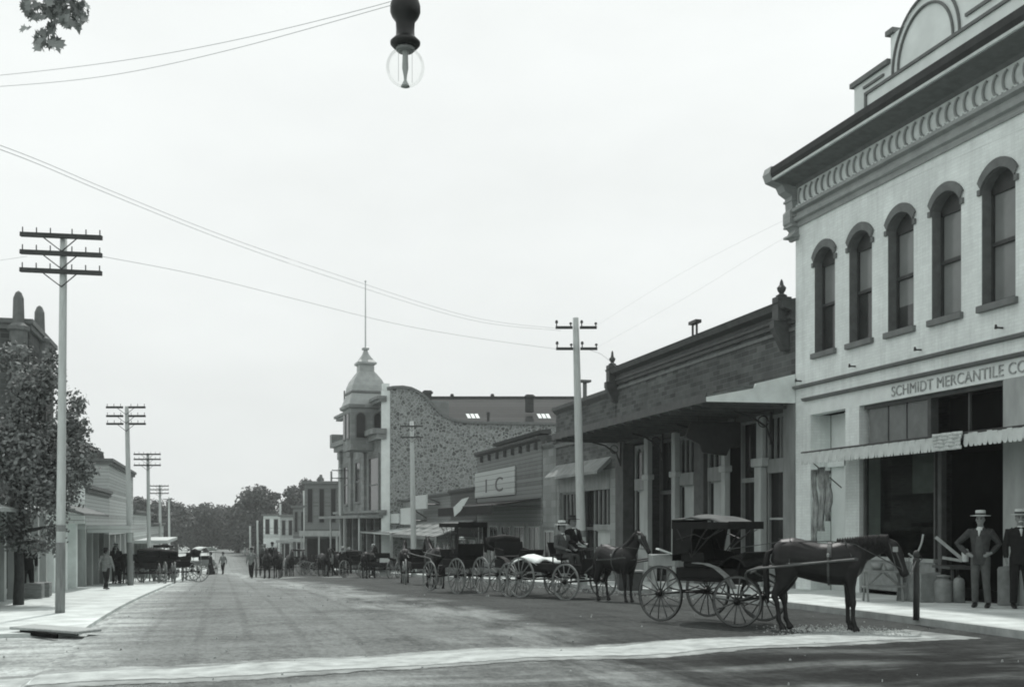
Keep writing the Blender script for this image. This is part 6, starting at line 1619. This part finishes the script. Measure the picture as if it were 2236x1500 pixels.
mini(pB, 762, 74, yaw(300), 'second dark figure beside the tower building columns', .97, .12, gp_)
mini(walker, 724, 74, yaw(180), 'person in pale shirt among the horses by the dark doorway', 1.0, 0, gp_)
mini(pB, 815, 64, yaw(180), 'dark figure on the far sidewalk beyond the end on horse', 1.0, .12, gp_)
mini(pB, 1008, 47, yaw(270), 'dark figure under the long dark awning', 1.0, .12, gp_)
mini(pB, 60, 30.5, yaw(-60), 'person in dark clothes by the shop under the street tree', .9, .06, gp_)
mini(pB, 253, 50, yaw(-80), 'person in dark clothes on the left sidewalk behind the second pole', 1, .06, gp_)
# ---- middle of the street: loaded wagon coming on behind a pair
hA = dup(h2, (0, 0, 0), 0, 'left horse of the dark pair pulling a wagon up the middle of the street', 1.0); x, y = at(583, 66); setz(hA, x, y); hA.rotation_euler = (0, 0, yaw(-80))
hB = dup(h2, (0, 0, 0), 0, 'right horse of the dark pair pulling a wagon up the middle of the street', 1.02); x, y = at(606, 66.5); setz(hB, x, y); hB.rotation_euler = (0, 0, yaw(-84))
wM = make_wagon('loaded wagon with standing boards following the dark pair up the street', 'wheelwood', 2.6, .5, shaft=False); x, y = at(592, 70.5); setz(wM, x, y); wM.rotation_euler = (0, 0, yaw(-84)); wM.scale = (1.15,) * 3
r3 = dup(s1p, (0, 0, 0), 0, 'driver in dark clothes on the wagon behind the dark pair', 1.0); m_ = Matrix.Translation(wM.location) @ Matrix.Rotation(wM.rotation_euler.z, 4, 'Z'); seat_on(r3, m_, .25, .1, .42, wM.rotation_euler.z)
r4 = dup(s2p, (0, 0, 0), 0, 'passenger in pale hat on the wagon behind the dark pair', 1.0); seat_on(r4, m_, .25, -.38, .34, wM.rotation_euler.z)
hC = dup(h2, (0, 0, 0), 0, 'dark horse walking just right of the wagon pair in the street', .97); x, y = at(634, 74); setz(hC, x, y); hC.rotation_euler = (0, 0, yaw(-70))
mini(walker, 549, 66, yaw(-90), 'person in pale shirt on foot left of the wagon pair', 1.0, 0, gp_)
wc = make_wagon('pale canopied wagon standing far down the middle of the street', 'wheelpale', 2.4, .3, canopy=True, shaft=False, body='canvas_grey'); x, y = at(446, 94); setz(wc, x, y); wc.rotation_euler = (0, 0, yaw(-60)); wc.scale = (1.1,) * 3
# ---- carriages along the left kerb
lefts = [(318, 50, 118, 'buggy with folded top parked nearest behind the second left pole', fb), (345, 53, 112, 'second buggy from the near end in the left kerb row', fb), (372, 57, 100, 'third buggy from the near end in the left kerb row', fb), (393, 55, -150, 'low open buggy standing out from the left kerb row', fb), (303, 55, 150, 'dark cart close behind the second left pole', w4), (357, 70, 95, 'flat topped buggy beyond the left kerb row', b3)]
for px, zc, yw, lab, src in lefts:
    x, y = at(px, zc); c = dup(src, (0, 0, 0), 0, lab, None, 'carriages along the left kerb'); setz(c, x, y); c.rotation_euler = (0, 0, yaw(yw))
for px, zc, yw, lab in ((266, 50, 130, 'dark horse tied at the left kerb beside the second pole'), (336, 57, 120, 'dark horse among the buggies of the left kerb row'), (374, 62, 110, 'farthest dark horse of the left kerb row')):
    x, y = at(px, zc); c = dup(h2, (0, 0, 0), 0, lab, .95, 'horses along the left kerb'); setz(c, x, y); c.rotation_euler = (0, 0, yaw(yw))
# ---- horses and carts in front of the far right doorway
for px, zc, yw, lab, src in ((684, 78, 20, 'pale wheeled cart before the dark doorway of the two storey store', w4), (718, 76, -120, 'folded top buggy by the tower building corner', fb), (790, 66, 60, 'folded top buggy before the tower building columns', fb), (650, 100, 90, 'small flat topped buggy far beyond the wagon pair', b3), (835, 62, 75, 'cart on the right beyond the end on horse', w4)):
    x, y = at(px, zc); c = dup(src, (0, 0, 0), 0, lab, None, 'carriages along the right kerb'); setz(c, x, y); c.rotation_euler = (0, 0, yaw(yw))
for px, zc, yw, lab in ((708, 72, -60, 'dark horse before the dark doorway of the two storey store'), (735, 75, -100, 'dark horse beside the pole at the tower building'), (662, 84, -80, 'dark horse by the plain white far pole'), (806, 62, 75, 'dark horse before the tower building columns')):
    x, y = at(px, zc); c = dup(h2, (0, 0, 0), 0, lab, 1.0, 'horses along the right kerb'); setz(c, x, y); c.rotation_euler = (0, 0, yaw(yw))
# ---- goods in front of the mercantile store
def gy(y): return g(y) + .12
def can(px, zc, r_, h_, lab, kind=0):
    x, y = at(px, zc); t = thing('milk_can' if kind == 0 else 'metal_drum', (x, y, gy(y)), 0, lab, 'can' if kind == 0 else 'drum')
    mb = MB()
    if kind == 0: mb.lathe(0, 0, [(r_, 0), (r_ * 1.02, .03), (r_, .05), (r_, h_ * .72), (r_ * .96, h_ * .78), (r_ * .6, h_ * .87), (r_ * .58, h_ * .93)], 20)
    elif kind == 1: mb.lathe(0, 0, [(r_, 0), (r_, h_ * .8), (r_ * .9, h_ * .92), (r_ * .5, h_), (.01, h_)], 20)
    else: mb.lathe(0, 0, [(r_, 0), (r_ * 1.03, .02), (r_, .05), (r_, h_ * .9), (r_ * 1.03, h_ * .92), (r_ * .98, h_ * .95), (r_ * .9, h_)], 20)
    mb.build('body', 'zinc', t, smooth=True)
    mb = MB(); mb.lathe(0, 0, [(r_ * .62, h_ * .93), (r_ * .74, h_ * .95), (r_ * .7, h_), (r_ * .2, h_ * 1.03), (.01, h_ * 1.03)], 16) if kind != 1 else mb.tube([(-r_ * .5, 0, h_ * .95), (0, 0, h_ * 1.08), (r_ * .5, 0, h_ * .95)], .01)
    mb.build('lid' if kind != 1 else 'handle', 'zinc', t, smooth=True)
can(2059, 22.9, .20, .56, 'broad grey milk can by the shop doorway, left of the slim one', 0)
can(2094, 22.7, .115, .52, 'slim round topped grey canister between milk can and standing person', 1)
can(2203, 21.9, .21, .76, 'tall grey drum between the two persons in straw hats', 2)
mb = MB(); x, y = at(2085, 23.6); 
t = thing('goods_table', (x, y, gy(y)), yaw(90) , 'dark low table of tools standing in the store doorway', 'table')
mb.box(-.5, .5, -.3, .3, .68, .74); mb.build('table_top', 'shopdark', t)
for q in ((-.45, -.25), (.4, -.25), (-.45, .2), (.4, .2)): mb = MB(); mb.box(q[0], q[0] + .05, q[1], q[1] + .05, 0, .68); mb.build('leg', 'shopdark', t)
mb = MB(); x2, y2 = at(2102, 23.2); x1_, y1_ = at(2043, 23.4)
mb.obox((x1_, y1_, zat(1172, 23.4)), (x2, y2, zat(1221, 23.2)), .05, .07); o = mb.build('leaning_board', 'palewood'); tag(o, 'long pale board slanting across the dark doorway', 'board')
mb = MB(); x2, y2 = at(2100, 23.1); x1_, y1_ = at(2058, 23.2); mb.obox((x1_, y1_, zat(1217, 23.2)), (x2, y2, zat(1224, 23.1)), .06, .06); o = mb.build('short_board', 'palewood'); tag(o, 'short pale board lying at the foot of the slanting board', 'board')
mb = MB(); x2, y2 = at(2108, 23.0); mb.lathe(x2, y2, [(.06, zat(1226, 23)), (.075, zat(1206, 23)), (.05, zat(1198, 23))], 10); o = mb.build('pale_jug', 'shirt'); tag(o, 'small pale jug standing right of the slanting board', 'jug')
# trestle bench and tools by the display window
x, y = at(1928, 23.3); t = thing('trestle_bench', (x, y, gy(y)), yaw(88), 'grey slatted trestle bench below the display window', 'bench')
mb = MB(); mb.box(-.16, .16, -.42, .42, .62, .66); mb.box(-.16, .16, -.42, .42, .30, .33); mb.build('bench_top', 'shopwood', t)
for s_ in (-1, 1):
    mb = MB()
    for q in (-1, 1): mb.obox((q * .18, s_ * .36, 0), (q * .04, s_ * .36, .62), .04, .04)
    mb.obox((0, s_ * .36, .3), (0, s_ * .02, .6), .03, .03); mb.build('leg', 'shopwood', t)
for px, zc, r_, h_, lab in ((1915, 23.3, .13, .16, 'dark pail on the left of the trestle bench'), (1943, 23.2, .12, .14, 'dark pail on the right of the trestle bench')):
    x, y = at(px, zc); mb = MB(); mb.lathe(x, y, [(r_ * .7, gy(y) + .665), (r_, gy(y) + .665 + h_), (r_ * .94, gy(y) + .665 + h_), (r_ * .65, gy(y) + .69)], 16); o = mb.build('pail', 'zinc', smooth=True); tag(o, lab, 'pail')
mb = MB(); P = [(2016, 1166), (2012, 1186), (2003, 1206), (1993, 1214), (1984, 1208)]; w = []
for q in P: x, y = at(q[0], 23.3); w.append((x, y, zat(q[1], 23.3)))
mb.tube([tuple(v) for v in spline(w, 5)], .022, 6); x, y = at(1990, 23.3); mb.tube([w[3], (x, y, gy(y))], .018, 6); o = mb.build('curved_handle', 'palewood', smooth=True); tag(o, 'pale curved tool handle standing by the display window', 'tool')
# dry bundle of goods near the horse's head
rr = random.Random(21); x, y = at(1975, 23.4); mb = MB()
for i in range(46):
    a = rr.uniform(0, 6.28); f = rr.uniform(0, .28); h_ = rr.uniform(.7, 1.05) - f * .8; bx, by = x + .1 * math.cos(a), y + .1 * math.sin(a)
    mb.tube([(bx, by, gy(y) + .35), (bx + f * math.cos(a) * .5, by + f * math.sin(a) * .5, gy(y) + h_ * .75), (bx + f * math.cos(a), by + f * math.sin(a), gy(y) + h_)], .009, 4)
mb.lathe(x, y, [(.13, gy(y)), (.17, gy(y) + .4), (.15, gy(y) + .4)], 14)
o = mb.build('brush_bundle', 'crate'); tag(o, 'bundle of brooms and sticks in a tub beneath the display window', 'bundle')
x, y = at(2010, 23.2); mb = MB(); mb.box(x - .25, x + .25, y - .35, y + .35, gy(y), gy(y) + .62); o = mb.build('low_crate', 'zinc', bevel=.02); tag(o, 'grey packing case by the window post, behind the hitching post', 'crate')
# crate behind the covered buggy
x, y = at(1445, 24.5); t = thing('lidded_crate', (x, y, g(y) + .12), yaw(5), 'light wooden case with tilted lid behind the covered buggy', 'crate')
zt__ = zat(1208, 24.5) - g(y) - .12
mb = MB(); mb.box(-.26, .26, -.2, .2, zt__ - .28, zt__ - .02); mb.box(-.2, -.14, -.15, .15, 0, zt__ - .28); mb.box(.14, .2, -.15, .15, 0, zt__ - .28); mb.build('case', 'shoplight', t, bevel=.01)
mb = MB(); mb.obox((-.14, -.2, zt__ + .11), (.24, -.2, zt__ - .03), .35, .03); mb.build('lid', 'white_paint', t)
x, y = at(1375, 30); t = thing('horse_trough', (x, y, g(y) + .12), yaw(0), 'dark boxed trough on the sidewalk behind the black horse', 'trough')
mb = MB(); mb.box(-.32, .32, -.3, .3, 0, .5); mb.build('case', 'shopdark', t, bevel=.02); mb = MB(); mb.box(-.36, .36, -.34, .34, .5, .54); mb.build('rim', 'shopwood', t)
# sandwich board on the far sidewalk
x, y = at(840, 62); t = thing('sandwich_board', (x, y, g(y) + .12), yaw(-90), 'small pale sandwich board on the far right sidewalk', 'sign')
for s_ in (-1, 1): mb = MB(); mb.obox((s_ * .22, 0, 0), (s_ * .02, 0, 1.0), .55, .03, up=(0, 0, 1)); mb.build('panel', 'canvas', t)
# things under the big street tree
for px, zc, lab in ((92, 30.5, 'pale crate stacked by the shop under the street tree'), (75, 29.5, 'low crate nearest the kerb under the street tree')):
    x, y = at(px, zc); mb = MB(); mb.box(x - .22, x + .22, y - .25, y + .25, g(y) + .06, g(y) + .45)
    mb.box(x - .24, x + .24, y - .27, y - .22, g(y) + .3, g(y) + .38); o = mb.build('wooden_crate', 'crate', bevel=.01); tag(o, lab, 'crate')

# ------------------------------------------------------------------ haze, sky, sun, camera
mb = MB(); mb.box(-330, 330, -30, 340, -13, 32); hz = mb.build('haze', 'white_paint'); hz['kind'] = 'stuff'
hm = bpy.data.materials.new('haze_volume'); hm.use_nodes = True; nt = hm.node_tree; nt.nodes.clear()
ou = nt.nodes.new('ShaderNodeOutputMaterial'); pv = nt.nodes.new('ShaderNodeVolumePrincipled')
pv.inputs['Color'].default_value = (.93, .97, .96, 1); pv.inputs['Density'].default_value = 0.00042; pv.inputs['Anisotropy'].default_value = .2
nt.links.new(pv.outputs[0], ou.inputs['Volume']); hz.data.materials.clear(); hz.data.materials.append(hm)
SUN_EL = R(60); sun_dir = Vector((.12, .5, 0)).normalized() * math.cos(SUN_EL) + Vector((0, 0, math.sin(SUN_EL)))   # towards the sun
sd_ = bpy.data.lights.new('sun', 'SUN'); sd_.energy = 3.0; sd_.angle = R(2.5); sd_.color = (1.0, .985, .96)
so = bpy.data.objects.new('sun', sd_); col.objects.link(so); so.rotation_euler = sun_dir.to_track_quat('Z', 'Y').to_euler()
w = bpy.data.worlds.new('World'); sc.world = w; w.use_nodes = True; nt = w.node_tree; nt.nodes.clear()
ou = nt.nodes.new('ShaderNodeOutputWorld'); bg_ = nt.nodes.new('ShaderNodeBackground')
sk = nt.nodes.new('ShaderNodeTexSky'); sk.sky_type = 'NISHITA'; sk.sun_disc = False; sk.sun_elevation = SUN_EL; sk.sun_rotation = math.atan2(sun_dir.x, sun_dir.y); sk.dust_density = 3
bw = nt.nodes.new('ShaderNodeRGBToBW'); nt.links.new(sk.outputs[0], bw.inputs[0])
tc = nt.nodes.new('ShaderNodeTexCoord'); mp = nt.nodes.new('ShaderNodeMapping'); mp.inputs['Scale'].default_value = (1, 1, 2.6); nt.links.new(tc.outputs['Generated'], mp.inputs[0])
no = nt.nodes.new('ShaderNodeTexNoise'); no.inputs['Scale'].default_value = 1.7; no.inputs['Detail'].default_value = 5; no.inputs['Roughness'].default_value = .55; nt.links.new(mp.outputs[0], no.inputs['Vector'])
mr = nt.nodes.new('ShaderNodeMapRange'); nt.links.new(no.outputs[0], mr.inputs[0]); mr.inputs[1].default_value = .3; mr.inputs[2].default_value = .7; mr.inputs[3].default_value = 7.3; mr.inputs[4].default_value = 8.7
sp = nt.nodes.new('ShaderNodeSeparateXYZ'); nt.links.new(tc.outputs['Generated'], sp.inputs[0])
up = nt.nodes.new('ShaderNodeMapRange'); nt.links.new(sp.outputs[2], up.inputs[0]); up.inputs[1].default_value = .12; up.inputs[2].default_value = .5; up.inputs[3].default_value = 0; up.inputs[4].default_value = 1.6
a1 = nt.nodes.new('ShaderNodeMath'); a1.operation = 'ADD'; nt.links.new(mr.outputs[0], a1.inputs[0]); nt.links.new(up.outputs[0], a1.inputs[1])
a2 = nt.nodes.new('ShaderNodeMath'); a2.operation = 'MULTIPLY_ADD'; nt.links.new(bw.outputs[0], a2.inputs[0]); a2.inputs[1].default_value = .06; nt.links.new(a1.outputs[0], a2.inputs[2])
vm = nt.nodes.new('ShaderNodeVectorMath'); vm.operation = 'SCALE'; vm.inputs[0].default_value = (.965, 1.0, .99); nt.links.new(a2.outputs[0], vm.inputs[3])
nt.links.new(vm.outputs[0], bg_.inputs[0]); bg_.inputs[1].default_value = .1; nt.links.new(bg_.outputs[0], ou.inputs[0])
cd = bpy.data.cameras.new('camera'); cam = bpy.data.objects.new('camera', cd); col.objects.link(cam); sc.camera = cam
cam.location = (0, 0, H); cam.rotation_euler = (R(90), 0, -PHI); cd.sensor_width = 36; cd.lens = F / 2236 * 36; cd.shift_y = (HY - 750) / 2236; cd.clip_end = 4000; cd.clip_start = .1
sc.view_settings.view_transform = 'Standard'; sc.view_settings.look = 'None'; sc.view_settings.exposure = 0.0; sc.view_settings.gamma = 1
sc.cycles.use_denoising = True; sc.cycles.max_bounces = 6; sc.cycles.transparent_max_bounces = 12; sc.cycles.volume_bounces = 1; sc.cycles.filter_width = 1.9
